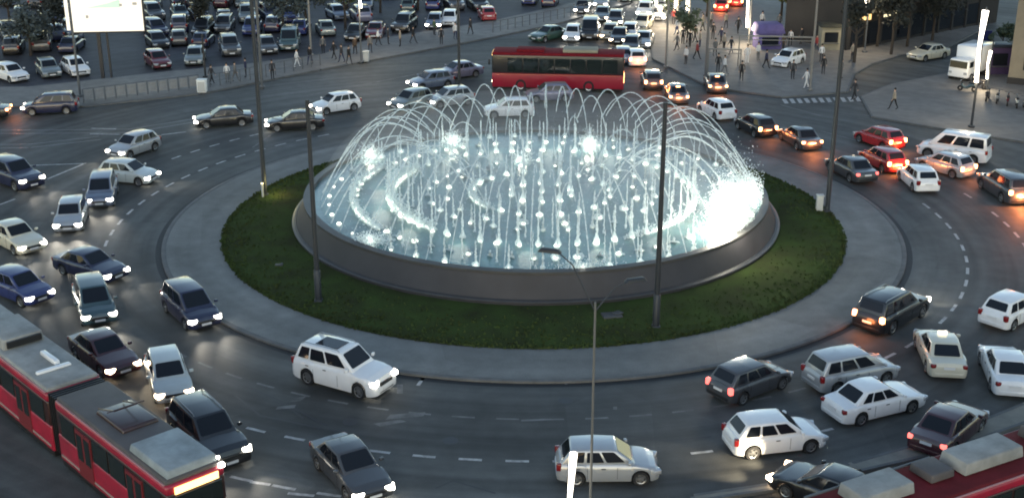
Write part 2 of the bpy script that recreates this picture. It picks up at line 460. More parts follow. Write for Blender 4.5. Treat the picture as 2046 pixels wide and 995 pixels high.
LIT = []
def car(kind, col, rear, front, label, side=None, head='off', tail='off', detail=2, name=None, group=None, cat='car', extra=(), spot=0, glow=0, at_front=None):
    """rear, front: photo pixels of the car's axis on the ground (or of the near wheels when side is given)"""
    K = KITS[kind]; p = KIND[kind]
    a, b = Vector(g(*rear)), Vector(g(*front))
    d = (b - a).normalized(); rz = math.atan2(d.y, d.x)
    c = (a + b) / 2
    if side:
        nrm = Vector((-d.y, d.x)) * (1 if side == 'R' else -1)
        c = c + nrm * (p['W'] / 2 - .1)
    if at_front: c = b - d * p['L'] / 2
    nm = name or {'hatch': 'hatchback_car', 'sedan': 'sedan_car', 'suv': 'sport_utility_car', 'mpv': 'family_car', 'van': 'passenger_van'}[kind]
    t = thing(nm, label, cat, (c.x, c.y, 0.004), rz, group)
    pm = paint(col)
    ob('body', K['body'], t, m=pm); ob('cabin', K['cabin'], t, m=pm); ob('underbody', K['underbody'], t)
    ob('windscreen', K['windscreen'], t); ob('rear_window', K['rear_window'], t)
    sw = K['side_windows']
    for m in sw: ob('side_window', m, t)
    for x, y, z, s in K['wheels']:
        wh = ob('wheel', K['tyre'], t, (x, y, z), 0 if s > 0 else PI)
        if detail > 0: ob('rim', K['rim'], wh)
    hm = {'off': M_lampoff, 'on': M_lampon, 'warm': M_lampwarm}[head]
    tm = {'off': M_tailoff, 'on': M_tailon, 'brake': M_brake}[tail]
    for m in K['headlights']: ob('headlight', m, t, m=hm)
    for m in K['taillights']: ob('tail_light', m, t, m=tm)
    ob('grille', K['grille'], t)
    if detail > 0:
        ob('licence_plate', K['plate_f'], t); ob('licence_plate', K['plate_r'], t)
        for m in K['mirrors']: ob('wing_mirror', m, t, m=pm)
        ob('bumper_intake', K['bumper_intake'], t)
        ob('rear_bumper', K['rear_bumper'], t, m=pm if col not in ('grey', 'dgrey', 'black') else M_grille)
    if detail > 1:
        for m in K['handles']: ob('door_handle', m, t)
        for m in K['seam']: ob('door_seam', m, t)
    if 'sunroof' in extra: ob('sunroof', K['sunroof'], t)
    if 'rails' in extra:
        for m in K['roof_rack']: ob('roof_rail', m, t)
    if 'taxi' in extra:
        ob('taxi_sign', bevel_mesh(MB().box((-.1, 0, p['H'] + .09), (.16, .42, .15)).mesh('taxi_sign', mat('taxi_sign', (.9, .9, .8), .4, emit=.4, ecol=(1, .97, .85))), .03, 2), t)
    if 'third' in extra:
        ob('brake_light', MB().box((p['xR2'] * p['L'] - .10, 0, p['H'] - .07), (.10, .34, .07)).mesh('brake_light', M_brake), t)
    if spot:
        for s in (-1, 1):
            ld = bpy.data.lights.new('headlight_beam', 'SPOT')
            ld.energy = spot * .85; ld.spot_size = R(62); ld.spot_blend = .8; ld.shadow_soft_size = .09
            ld.color = (1, .93, .80) if head == 'warm' else (.93, .96, 1)
            lo = ob('headlight_beam', ld, t, (p['L'] / 2 + .08, s * p['W'] * .355, .66))
            lo.rotation_euler = (0, -(PI / 2 - R(7)), 0)
    if tail == 'brake' and not glow: glow = 5
    if glow:
        ld = bpy.data.lights.new('tail_glow', 'POINT')
        ld.energy = glow * 2.0; ld.color = (1, .30, .12); ld.shadow_soft_size = .25
        ob('tail_glow', ld, t, (-p['L'] / 2 - .35, 0, .75))
    return t
# ------------------------------------------------------------------ ground, island, pavements
CX, CY = 1.26, 74.24            # centre of the roundabout
FX, FY = 1.45, 75.75            # centre of the fountain basin
struct('ground', MB().add([(-3000, -3000, 0), (3000, -3000, 0), (3000, 3000, 0), (-3000, 3000, 0)], [(0, 1, 2, 3)]).mesh('ground', M_road))
struct('island_pavement', MB().lathe([(18.70, .02), (18.70, .130), (21.90, .120), (21.90, .02)], 160, (CX, CY)).mesh('island_pavement', M_isl, 30))
struct('island_kerb', MB().lathe([(21.905, .005), (21.905, .135), (22.12, .130), (22.16, .11), (22.16, .0)], 160, (CX, CY)).mesh('island_kerb', M_kerb, 30))
struct('gutter', MB().lathe([(22.15, .006), (22.50, .006)], 160, (CX, CY)).mesh('gutter', mat('gutter_dirt_shade', (.016, .018, .02), .7, noise=.3)))  # dirt strip, darkened to paint the shaded line below the kerb
n = 120
vs = []; fs = []
for i in range(n):
    t = 2 * PI * i / n
    for k in range(5):
        f_ = k / 4
        r0, c0 = 14.6, (FX, FY); r1, c1 = 18.74, (CX, CY)
        x = (c0[0] + r0 * math.cos(t)) * (1 - f_) + (c1[0] + r1 * math.cos(t)) * f_
        y = (c0[1] + r0 * math.sin(t)) * (1 - f_) + (c1[1] + r1 * math.sin(t)) * f_
        vs.append((x, y, .15 + .10 * math.sin(PI * f_) * (1 if k < 4 else 0) + (random.uniform(-.03, .03) if 0 < k < 4 else 0)))
for i in range(n):
    for k in range(4):
        a = i * 5 + k; b_ = ((i + 1) % n) * 5 + k
        fs.append((a, a + 1, b_ + 1, b_))
struct('lawn', MB().add(vs, fs).mesh('lawn', M_grass, 60))
bl = MB()
for i in range(9000):
    t = random.uniform(0, 2 * PI); f_ = random.random() ** .5
    if i % 3 == 0: f_ = random.uniform(.93, 1.015)
    x = (FX + 15.2 * math.cos(t)) * (1 - f_) + (CX + 18.74 * math.cos(t)) * f_
    y = (FY + 15.2 * math.sin(t)) * (1 - f_) + (CY + 18.74 * math.sin(t)) * f_
    z = .15 + .08 * math.sin(PI * min(1, f_))
    a = random.uniform(0, PI); s = random.uniform(.05, .11); h = random.uniform(.05, .14)
    dx, dy = math.cos(a) * s, math.sin(a) * s
    lx, ly = random.uniform(-.06, .06), random.uniform(-.06, .06)
    bl.add([(x - dx, y - dy, z), (x + dx, y + dy, z), (x + lx + dx * .3, y + ly + dy * .3, z + h), (x + lx - dx * .4, y + ly, z + h * .8)], [(0, 1, 2, 3)])
o = ob('grass', bl.mesh('grass', M_blade)); o['kind'] = 'stuff'
tag(o, 'short uneven grass growing on the ring of lawn round the fountain', 'grass')

# painted lane dashes
def dashes(name, r, ranges, pitch, ln, wd, m):
    b = MB()
    for a0, a1 in ranges:
        da = pitch / r; k = 0
        a = R(a0)
        while a < R(a1):
            h = ln / r / 2; q = []
            for t in (a - h, a, a + h): q.append(((r - wd / 2), t)); q.append(((r + wd / 2), t))
            if random.random() > .06:
                vs = [(CX + rr * math.cos(t), CY + rr * math.sin(t), .006) for rr, t in q]
                b.add(vs, [(0, 1, 3, 2), (2, 3, 5, 4)])
            a += da
    return struct(name, b.mesh(name, m))
dashes('road_markings', 25.45, [(-62, 9), (128, 205)], 1.92, 1.0, .17, M_paint)
dashes('road_markings', 25.55, [(-132, -62)], 1.92, 1.0, .14, M_paintw)
dashes('road_markings', 29.1, [(-122, -58), (-12, 12), (136, 152)], 1.9, .95, .17, M_paint)
dashes('road_markings', 32.7, [(-128, -104)], 1.9, 1.0, .17, M_paint)
def lines(name, segs, m, wd=.14, z=.006):
    b = MB()
    for p, q in segs:
        a, c = Vector(g(*p)), Vector(g(*q)); d = (c - a).normalized(); nn = Vector((-d.y, d.x)) * wd / 2
        b.add([(*(a - nn), z), (*(c - nn), z), (*(c + nn), z), (*(a + nn), z)], [(0, 1, 2, 3)])
    return struct(name, b.mesh(name, m))
lines('road_markings', [((95, 358), (172, 326)), ((60, 331), (172, 327)), ((-30, 420), (30, 398)), ((322, 270), (372, 264)), ((182, 257), (232, 258)), ((180, 268), (240, 269)), ((575, 985), (628, 990)), ((500, 962), (540, 968)), ((835, 770), (848, 752))], M_paint, .17)
lines('road_markings', [((505, 295), (596, 232)), ((1560, 210), (1640, 232)), ((1700, 228), (2046, 262)), ((1640, 262), (1750, 292)), ((620, 190), (980, 120)), ((1400, 992), (1560, 966))], M_paintw, .16)
# worn patches, tar seams and covers on the front carriageway
tar = mat('tar_seam', (0.018, 0.018, 0.02), .5)
b = MB()
for pts in ([(500, 775), (560, 800), (605, 835)], [(545, 800), (600, 822), (650, 850)], [(470, 790), (520, 830), (640, 855)], [(870, 975), (905, 960), (990, 985)], [(1250, 870), (1330, 880), (1420, 872)]):
    P3 = [(*g(*q), .006) for q in pts]
    for a, c in zip(P3, P3[1:]):
        a, c = Vector(a), Vector(c); d = (c - a).normalized(); nn = Vector((-d.y, d.x, 0)) * .05
        b.add([a - nn, c - nn, c + nn, a + nn], [(0, 1, 2, 3)])
struct('tar_seams', b.mesh('tar_seams', tar))
b = MB()
for pts in ([(780, 828), (850, 823), (846, 831), (770, 838)], [(745, 846), (800, 838), (812, 842), (760, 852)], [(590, 795), (615, 790), (600, 801), (578, 803)], [(555, 812), (592, 808), (588, 815), (550, 818)], [(1040, 838), (1100, 836), (1100, 839), (1042, 842)], [(1225, 812), (1233, 812), (1233, 818), (1225, 818)], [(793, 768), (805, 768), (805, 786), (793, 786)], [(1128, 752), (1134, 752), (1134, 768), (1128, 768)]):
    b.add([(*g(*q), .0065) for q in pts], [tuple(range(len(pts)))])
struct('worn_paint_patches', b.mesh('worn_paint_patches', M_paintw))
cov = MB()
for q in ((900, 880), (1300, 905), (700, 842), (1130, 800), (1500, 690), (1880, 560), (420, 470)):
    x, y = g(*q)
    cov.add([(x + .33 * math.cos(k * PI / 8), y + .33 * math.sin(k * PI / 8), .007) for k in range(16)], [tuple(range(16))])
struct('manhole_covers', cov.mesh('manhole_covers', M_dark))

# pavements (raised slabs with a kerb), from surveyed outlines
def slab(name, px, m=None, h=.13, kerb=True):
    poly = [g(*q) for q in px]
    o = struct(name, MB().prism(poly, .0, h).mesh(name, m or M_walk))
    if kerb:
        b = MB()
        nP = len(poly)
        cxm = sum(p[0] for p in poly) / nP; cym = sum(p[1] for p in poly) / nP
        for i in range(nP):
            a, c = Vector(poly[i]), Vector(poly[(i + 1) % nP])
            if (c - a).length < .3: continue
            d = (c - a).normalized(); nn = Vector((-d.y, d.x))
            if nn.dot(Vector((cxm, cym)) - a) < 0: nn = -nn
            a = a + d * .0; c = c - d * .19
            q = [a - nn * .16, c - nn * .16, c - nn * .003, a - nn * .003]
            b.prism([tuple(x) for x in q], 0, h + .008)
        struct(name + '_kerb', b.mesh(name + '_kerb', M_kerb))
    return o
slab('left_pavement', [(-260, 214), (165, 215), (400, 189), (640, 141), (860, 100), (1000, 73), (1110, 50), (1260, 8), (1180, 0), (1000, 40), (880, 62), (730, 84), (640, 112), (480, 132), (330, 146), (190, 162), (60, 176), (-260, 178)])
struct('parking_lot', MB().add([(*g(*q), .004) for q in [(-300, 177), (60, 175), (190, 161), (330, 145), (480, 131), (640, 111), (730, 83), (880, 61), (1000, 39), (1180, -5), (1250, -60), (-300, -60)]], [tuple(range(12))]).mesh('parking_lot', M_lot))
slab('plaza_pavement', [(1318, -40), (1300, 60), (1306, 120), (1420, 176), (1560, 196), (1690, 186), (1704, 150), (1740, 130), (1800, 112), (1880, 102), (1960, 60), (2000, -40)])
slab('right_pavement', [(1722, 196), (1780, 172), (1890, 150), (1980, 150), (2300, 155), (2300, 330), (2046, 286), (1900, 262), (1745, 236)])
slab('tram_stop_strip', [(1385, 992), (1560, 966), (1700, 928), (1868, 880), (2046, 808), (2200, 742), (2200, 772), (2046, 846), (1880, 905), (1710, 944), (1562, 976), (1390, 1003)], mat('strip_concrete', (.23, .22, .19), .8, noise=.3, nscale=1.2))
b = MB()
for i in range(11):
    x0 = 1562 + i * 14.5
    b.add([(*g(x, y), .005) for x, y in ((x0, 198.5 - i * .4), (x0 + 8, 198.2 - i * .4), (x0 + 14, 207 - i * .4), (x0 + 6, 207.4 - i * .4))], [(0, 1, 2, 3)])
struct('zebra_crossing', b.mesh('zebra_crossing', M_paint))
# tram rails let into the left and front road
b = MB()
def rail_line(P, off):
    for (a, c) in zip(P, P[1:]):
        a, c = Vector(a), Vector(c); d = (c - a).normalized(); nn = Vector((-d.y, d.x))
        for s in (-.5, .5):
            q0, q1 = a + nn * (off + s), c + nn * (off + s)
            b.add([(*(q0 - nn * .035), .0075), (*(q1 - nn * .035), .0075), (*(q1 + nn * .035), .0075), (*(q0 + nn * .035), .0075)], [(0, 1, 2, 3)])
rail_line([g(-200, 262), g(60, 264), g(260, 262), g(420, 236)], 0)
rail_line([g(-200, 296), g(60, 292), g(200, 276)], 0)
rail_line([(-45.6, 76.0), (-21, 49.4), (-8.0, 35.6), (2, 26)], 1.2)
struct('tram_rails', b.mesh('tram_rails', mat('rail_steel', (.22, .22, .23), .35, .8)))

# ------------------------------------------------------------------ fountain
M_water = mat('pool_water', (0.115, 0.27, 0.268), 0.14, noise=0.55, nscale=.45, col2=(0.055, 0.12, 0.135), bump=0.5, bscale=5)
M_flamp = mat('fountain_lamp', (0.9, 1, 1), .3, emit=.75, ecol=(.84, .98, 1.0))
def water_mat(name, alpha):
    m = bpy.data.materials.new(name); m.use_nodes = True
    n = m.node_tree; n.nodes.clear()
    out = n.nodes.new('ShaderNodeOutputMaterial')
    tr = n.nodes.new('ShaderNodeBsdfTransparent'); tr.inputs[0].default_value = (.97, .99, 1, 1)
    df = n.nodes.new('ShaderNodeBsdfDiffuse'); df.inputs[0].default_value = (.86, .93, .94, 1)
    tl = n.nodes.new('ShaderNodeBsdfTranslucent'); tl.inputs[0].default_value = (.86, .93, .94, 1)
    m1 = n.nodes.new('ShaderNodeMixShader'); m1.inputs[0].default_value = .5
    m2 = n.nodes.new('ShaderNodeMixShader')
    tc = n.nodes.new('ShaderNodeTexCoord'); nz = n.nodes.new('ShaderNodeTexNoise'); nz.inputs['Scale'].default_value = 5
    mr = n.nodes.new('ShaderNodeMapRange'); mr.inputs['From Min'].default_value = .3; mr.inputs['From Max'].default_value = .7
    mr.inputs['To Min'].default_value = alpha * .55; mr.inputs['To Max'].default_value = min(1, alpha * 1.45)
    n.links.new(tc.outputs['Object'], nz.inputs['Vector']); n.links.new(nz.outputs['Fac'], mr.inputs['Value'])
    n.links.new(mr.outputs['Result'], m2.inputs[0])
    n.links.new(df.outputs[0], m1.inputs[1]); n.links.new(tl.outputs[0], m1.inputs[2])
    n.links.new(tr.outputs[0], m2.inputs[1]); n.links.new(m1.outputs[0], m2.inputs[2])
    n.links.new(m2.outputs[0], out.inputs['Surface'])
    MATS[name] = m
    return m
M_foam = water_mat('water_foam', 1.1)
M_arc = water_mat('water_stream', .46)
M_jet = water_mat('water_jet', .85)
ft = thing('fountain', 'large round granite fountain with a dome of lit water jets on the roundabout island', 'fountain', (FX, FY, 0))
ob('basin_wall', MB().lathe([(15.02, .02), (15.02, .36), (14.86, .40), (14.80, .36), (14.22, 1.62), (14.05, 1.62)], 128).mesh('basin_wall', M_wall, 30), ft)
ob('plinth_edge', MB().lathe([(14.81, .405), (15.03, .365), (15.06, .33), (15.03, .30)], 128).mesh('plinth_edge', M_cope, 40), ft)
ob('coping', MB().lathe([(14.30, 1.58), (14.30, 1.72), (13.86, 1.74), (13.86, 1.30)], 128).mesh('coping', M_cope, 30), ft)
WZ = 1.52
o = ob('water', MB().lathe([(.001, WZ), (4, WZ), (9, WZ), (13.87, WZ)], 96).mesh('water', M_water), ft)
JX, JY = .35, -.35             # the jet rings sit a little off the basin centre
# arc jets: from the rim towards the middle
def arc_mesh(r0, ra, za, z0, rad, seed, drop=.5):
    rnd = random.Random(seed); b = MB(); pts = []; rs = []
    rl = 2 * ra - r0; N = 26
    for i in range(N + 1):
        f_ = i / N * .74; r = r0 + (rl - r0) * f_
        z = z0 + (za - z0) * (1 - ((r - ra) / (r0 - ra)) ** 2)
        pts.append((r, rnd.gauss(0, .015) * f_, z)); rs.append(rad * (.8 + .5 * f_ - 1.3 * max(0, f_ - .5)) * rnd.uniform(.65, 1.35))
    b.tube(pts, rs, 6)
    return b.mesh('arc_jet', M_arc, 60)
arcs = [arc_mesh(13.55, ra, za, WZ, .040, i) for i, (ra, za) in enumerate([(8.9, 6.1), (9.2, 5.9), (9.4, 6.25), (9.0, 5.7)])]
NA = 58
for i in range(NA):
    o = ob('arc_jet', arcs[i % 4 if random.random() < .7 else random.randrange(4)], ft, (JX, JY, 0), 2 * PI * i / NA + random.uniform(-.01, .01))
    s = random.uniform(.96, 1.03); o.scale = (1, 1, s)
arc2 = [arc_mesh(4.4, 7.2, 4.6, WZ, .045, 20), arc_mesh(4.4, 7.0, 4.3, WZ, .045, 21)]
for i in range(12):
    ob('inner_arc_jet', arc2[i % 2], ft, (JX, JY, 0), 2 * PI * (i + .4) / 12)
# upright jets
def jet_mesh(h, r, seed, foam=.26):
    rnd = random.Random(seed); b = MB(); pts = []; rs = []
    for i in range(19):
        f_ = i / 18
        pts.append((rnd.gauss(0, .014), rnd.gauss(0, .014), h * f_)); rs.append((r * (1 - .5 * f_) + foam * .6 * max(0, 1 - f_ * 7)) * rnd.uniform(.65, 1.35))
    rs[-1] *= .3
    b.tube(pts, rs, 7)
    return b.mesh('upright_jet', M_jet, 60)
J_tall = [jet_mesh(2.1, .075, 40 + i) for i in range(3)]
J_mid = [jet_mesh(1.25, .07, 50 + i) for i in range(3)]
J_low = [jet_mesh(.55, .09, 60 + i, .3) for i in range(3)]
lampm = MB().lathe([(.001, .12), (.09, .11), (.145, .06), (.16, 0)], 14).mesh('nozzle_lamp', M_flamp, 60)
lamps = MB().lathe([(.001, .09), (.07, .08), (.105, .04), (.115, 0)], 12).mesh('nozzle_lamp', M_flamp, 60)
def ring(r, n, meshes, lamp, a0=0, skip=.0, hs=(.85, 1.15), only=None):
    for i in range(n):
        a = a0 + 2 * PI * i / n
        d = math.degrees(a) % 360
        x, y = JX + r * math.cos(a), JY + r * math.sin(a)
        if lamp and random.random() >= skip: ob('nozzle_lamp', lamp, ft, (x + random.gauss(0, .05), y + random.gauss(0, .05), WZ + .004)).scale = (random.uniform(.65, 1.2),) * 3
        if meshes and (only is None or only(d)):
            o = ob('upright_jet', random.choice(meshes), ft, (x, y, WZ + .05), random.uniform(0, 6), scale=(1, 1, random.uniform(*hs)))
ring(13.1, 46, J_mid, lamps, PI / NA, skip=.25, only=lambda d: 20 < d < 160 or 230 < d < 315)
ring(11.45, 60, J_low, lampm, .05, skip=.12, hs=(.4, 1.0))
ring(9.45, 54, J_tall, lampm, .02, skip=.05)
ring(7.0, 30, J_mid, lamps, .1, skip=.15, hs=(.5, 1.0))
ring(5.9, 16, J_low, lampm, .2, skip=.1)
ring(4.3, 22, J_mid, lampm, .1, skip=.1)
ring(1.9, 10, J_tall, lampm, .3, hs=(1.0, 1.5))
J_thin = [jet_mesh(3.0, .042, 70 + i, .05) for i in range(3)]
ring(8.2, 34, J_thin, None, .15, hs=(.6, 1.1))
ring(12.3, 40, J_thin, None, .1, hs=(.5, .9), only=lambda d: 30 < d < 150 or 225 < d < 320)
ring(.05, 1, J_tall, lampm, 0, hs=(1.5, 1.5))
# dense curtains of foam along parts of the rings
def curtain(r, a0, a1, h, n, wd):
    b = MB()
    for i in range(n):
        a = R(random.uniform(a0, a1)); e = 1 - abs((math.degrees(a) - a0) / (a1 - a0) - .5) * 1.2
        rr = r + random.gauss(0, wd); z = WZ + abs(random.gauss(0, h * max(.25, e)))
        b.tetra((JX + rr * math.cos(a), JY + rr * math.sin(a), z), random.uniform(.04, .10))
    o = ob('foam_curtain', b.mesh('foam_curtain', M_foam), ft); o['kind'] = 'stuff'
curtain(9.3, 148, 228, .62, 3600, .13)
curtain(11.6, 152, 216, .36, 2600, .11)
curtain(4.4, 140, 230, .32, 1000, .08)
curtain(9.5, -62, 22, .38, 1300, .12)
curtain(11.6, -40, 5, .3, 700, .12)
M_strip = mat('pool_light_strip', (.9, 1, 1), .3, emit=.45, ecol=(.86, .98, 1.0))
for r_, a0, a1, w_ in ((9.3, 150, 228, .20), (11.6, 154, 216, .14), (4.4, 145, 222, .09), (9.5, -50, 16, .10)):
    b = MB(); P_ = [(JX + r_ * math.cos(R(a0 + (a1 - a0) * k / 24)), JY + r_ * math.sin(R(a0 + (a1 - a0) * k / 24)), WZ + .03) for k in range(25)]
    b.tube(P_, [w_ * random.uniform(.6, 1.15) * (1 - abs(k / 12 - 1) ** 3 * .7) for k in range(25)], 8)
    ob('pool_light_strip', b.mesh('pool_light_strip', M_strip, 60), ft)
# bursts of spray round the floodlights in the basin
def burst(name, c, s, n, power, size=(.022, .060)):
    b = MB()
    for i in range(int(n * 2.2)):
        q = Vector([random.gauss(0, 1) * k * (.8 if random.random() < .8 else 1.25) for k in s])
        rr = math.hypot(c[0] + q.x, c[1] + q.y)
        if rr > 13.95: q.x -= (c[0] + q.x) * (1 - (13.9 - abs(random.gauss(0, .4))) / rr); q.y -= (c[1] + q.y) * (1 - 13.7 / rr)
        z = c[2] + q.z
        if z < WZ: z = WZ + abs(z - WZ) * .4
        b.tetra((c[0] + q.x, c[1] + q.y, z), random.uniform(*size))
    o = ob(name, b.mesh(name, M_foam), ft); o['kind'] = 'stuff'
    ld = bpy.data.lights.new('burst_light', 'POINT'); ld.energy = power * .32; ld.color = (.92, .97, 1); ld.shadow_soft_size = .3
    ob('burst_light', ld, ft, c)
def loc(px, py, z):
    x, y = g(px, py, z); return (x - FX, y - FY, z)
burst('spray_burst', loc(1466, 424, 2.4), (.62, .85, 1.10), 11000, 900)
burst('spray_burst', loc(1498, 385, 2.2), (.45, .8, .7), 1800, 260)
for q in ((1440, 440, 2.3), (1462, 462, 1.9), (1480, 400, 3.4), (1452, 395, 3.0), (1500, 440, 2.6)):  # extra unseen lights added in front to whiten the right spray burst
    ld = bpy.data.lights.new('burst_light', 'POINT'); ld.energy = 62; ld.color = (.95, .98, 1); ld.shadow_soft_size = .25
    x, y, z = loc(*q); ob('burst_light', ld, ft, (x - .35, y - .35, z))
burst('spray_burst', loc(1178, 290, 2.0), (.40, .5, .42), 1000, 110)
burst('spray_burst', loc(905, 280, 2.0), (.38, .5, .32), 800, 100)
burst('spray_burst', loc(740, 310, 2.0), (.42, .5, .40), 900, 90)
burst('spray_burst', loc(1044, 320, 1.8), (.35, .4, .3), 400, 40)
burst('spray_burst', loc(740, 480, 1.7), (.7, .5, .22), 500, 20, (.04, .08))
burst('spray_burst', loc(1165, 535, 1.7), (.8, .3, .20), 380, 12, (.04, .08))
# fine falling mist droplets under the dome
b = MB()
for i in range(7000):
    r = 13.2 * math.sqrt(random.random()); a = random.uniform(0, 2 * PI)
    top = WZ + 4.4 * max(0, 1 - ((r - 9) / 4.6) ** 2) if r > 4.4 else WZ + 1.5
    if i % 3 == 0: r = 9 - 4.6 * math.sqrt(random.random()); top = WZ + 4.4 * max(0, 1 - ((r - 9) / 4.6) ** 2) + .3
    b.tetra((JX + r * math.cos(a), JY + r * math.sin(a), random.uniform(WZ, max(WZ + .1, top))), random.uniform(.018, .04))
o = ob('falling_droplets', b.mesh('falling_droplets', M_arc), ft); o['kind'] = 'stuff'
M_mist = bpy.data.materials.new('spray_mist'); M_mist.use_nodes = True
n_ = M_mist.node_tree; n_.nodes.clear()
vo_ = n_.nodes.new('ShaderNodeOutputMaterial'); pv = n_.nodes.new('ShaderNodeVolumePrincipled')
pv.inputs['Color'].default_value = (.93, .98, 1, 1); pv.inputs['Density'].default_value = .022
n_.links.new(pv.outputs[0], vo_.inputs['Volume'])
mp = [(.001, WZ + .03), (13.5, WZ + .03), (13.3, WZ + 1.2), (12.3, WZ + 2.7), (10.6, WZ + 4.0), (8.6, WZ + 4.5), (5, WZ + 3.6), (2, WZ + 2.9), (.001, WZ + 2.8)]
o = ob('mist', MB().lathe(mp, 48).mesh('mist', M_mist, fix=True), ft); o['kind'] = 'stuff'
for i in range(16):
    a = 2 * PI * i / 16
    ld = bpy.data.lights.new('pool_light', 'POINT'); ld.energy = 4; ld.color = (.80, .97, 1.0); ld.shadow_soft_size = .6
    ob('pool_light', ld, ft, (JX + 10.1 * math.cos(a + .3), JY + 10.1 * math.sin(a + .3), 2.0))

# ------------------------------------------------------------------ lamp posts
LEDM = None
def post(name, label, base, h, r0=.12, r1=.07, m=None, arms=(), led=None, group=None, cat='lamp post', sleeve=True):
    m = m or M_pole
    t = thing(name, label, cat, (*g(*base), 0), 0, group)
    ob('pole', MB().tube([(0, 0, 0), (0, 0, h * .5), (0, 0, h)], [r0, (r0 + r1) / 2, r1], 12).mesh('pole', m, 50), t)
    ob('base_plate', bevel_mesh(MB().box((0, 0, .09 + .13), (.42, .42, .16)).mesh('base_plate', m), .03, 1), t)
    if sleeve: ob('sleeve', MB().lathe([(r0 + .004, .3), (r0 + .03, .31), (r0 + .03, 1.9), (r0 - .01, 1.95)], 14).mesh('sleeve', m, 50), t)
    for dx, dy, up in arms:
        a = MB().tube([(0, 0, h - .3), (dx * .5, dy * .5, h + up * .75), (dx * .82, dy * .82, h + up)], [r1 * .8, r1 * .7, r1 * .6], 8)
        ao = ob('arm', a.mesh('arm', M_pole, 50), t)
        ang = math.atan2(dy, dx)
        ob('lamp_head', bevel_mesh(MB().box((dx, dy, h + up + .02), (.80, .26, .13), ang, taper=.7).mesh('lamp_head', M_dark), .04, 2), t)
    if led:
        for i, (z0, z1, off, wd) in enumerate(led):
            b = MB()
            b.tube([(off, 0, z0), (off - .12, 0, (z0 + z1) / 2), (off, 0, z1)], [wd * .6, wd * .5, wd], 8)
            ob('light_decoration', b.mesh('light_decoration', M_led, 60), t)
            ld = bpy.data.lights.new('decoration_glow', 'POINT'); ld.energy = 55 if base[0] > 1900 else 125; ld.color = (1, .90, .76); ld.shadow_soft_size = .5
            if base[1] < 300: ob('decoration_glow', ld, t, (off - .5 if off < 0 else off + .5, -.4, z0 + .2))
            ob('bracket', MB().tube([(0, 0, (z0 + z1) / 2), (off, 0, (z0 + z1) / 2)], .02, 6).mesh('bracket', m), t)
    return t
def hz(base, y): return zat(y, g(*base)[1])
G1 = 'tall dark posts on the island lawn'
post('lamp_post', 'dark tall post on the left of the lawn beside a slim pale bollard', (530, 396), 15, .16, .11, group=G1, sleeve=False)
post('lamp_post', 'dark tall post at the front left of the fountain wall with a grey lower sleeve', (637, 608), hz((637, 608), 200), .15, .10, group=G1)
post('lamp_post', 'dark tall post at the front right of the fountain wall with a grey lower sleeve', (1310, 660), hz((1310, 660), 205), .15, .10, group=G1)
post('lamp_post', 'dark tall post on the right of the lawn beside a pale utility cabinet', (1652, 428), 16, .16, .11, group=G1, sleeve=False)
post('lamp_post', 'thin pale post with two dark lamp arms standing in front of the silver hatchback', (1176, 1150), hz((1176, 1150), 604), .052, .036, mat('pole_thin', (.15, .15, .145), .5, .2), arms=[(-1.45, .5, 1.55), (1.3, .5, .55)], led=[(.8, hz((1187, 1150), 905), -.60, .13)], sleeve=False)
post('lamp_post', 'dark post beside the billboard, standing at the pavement edge by the navy car', (161, 196), 12, .11, .08, M_rail, sleeve=False)
post('lamp_post', 'pale grey post beside the group of people on the left pavement', (622, 114), 10, .11, .08, M_polel, sleeve=False)
post('lamp_post', 'dark post standing behind the fountain dome, left of the red bus', (918, 188), 12, .13, .09, M_pole, sleeve=False)
post('lamp_post', 'pale post at the edge of the plaza to the right of the red bus', (1330, 138), 11, .11, .08, M_polel, sleeve=False)
post('lamp_post', 'grey post on the plaza beside the metal gantry frames', (1409, 170), 12, .13, .09, M_rail, sleeve=False)
post('lamp_post', 'pale post on the plaza between the parked white hatchback and the zebra crossing', (1618, 184), 12, .11, .08, M_polel, sleeve=False)
post('lamp_post', 'dark post on the right pavement carrying a tall bright white light decoration', (1940, 258), hz((1940, 258), 15), .10, .07, M_pole, led=[(hz((1940, 258), 165), hz((1940, 258), 22), -.05, .26)], sleeve=False)
post('lamp_post', 'dark post by the purple kiosk carrying a slim white light tube', (1972, 182), hz((1972, 182), 80), .07, .05, M_pole, led=[(hz((1972, 182), 158), hz((1972, 182), 102), -.12, .15)], sleeve=False)
post('lamp_post', 'post on the far plaza carrying a bright white light tube above the purple tent', (1496, 92), 9, .09, .07, M_polel, led=[(hz((1496, 92), 55), 9, -.28, .20)], sleeve=False)
post('lamp_post', 'slim dark post by the dark facade with a light tube at its top', (1727, 108), 9, .08, .06, M_rail, led=[(hz((1727, 108), 14), 9, -.3, .17)], sleeve=False)
post('lamp_post', 'slim grey post behind the walking group with a light tube at its top', (722, 128), 9, .08, .06, M_rail, led=[(hz((722, 128), 16), 9, .15, .2)], sleeve=False)
post('lamp_post', 'short dark post between the dark red car and the dark parked cars', (411, 158), hz((411, 158), 68), .10, .08, M_dark, sleeve=False)
post('lamp_post', 'tall grey post standing at the far left pavement kerb', (524, 178), 12, .14, .11, M_rail, sleeve=False)

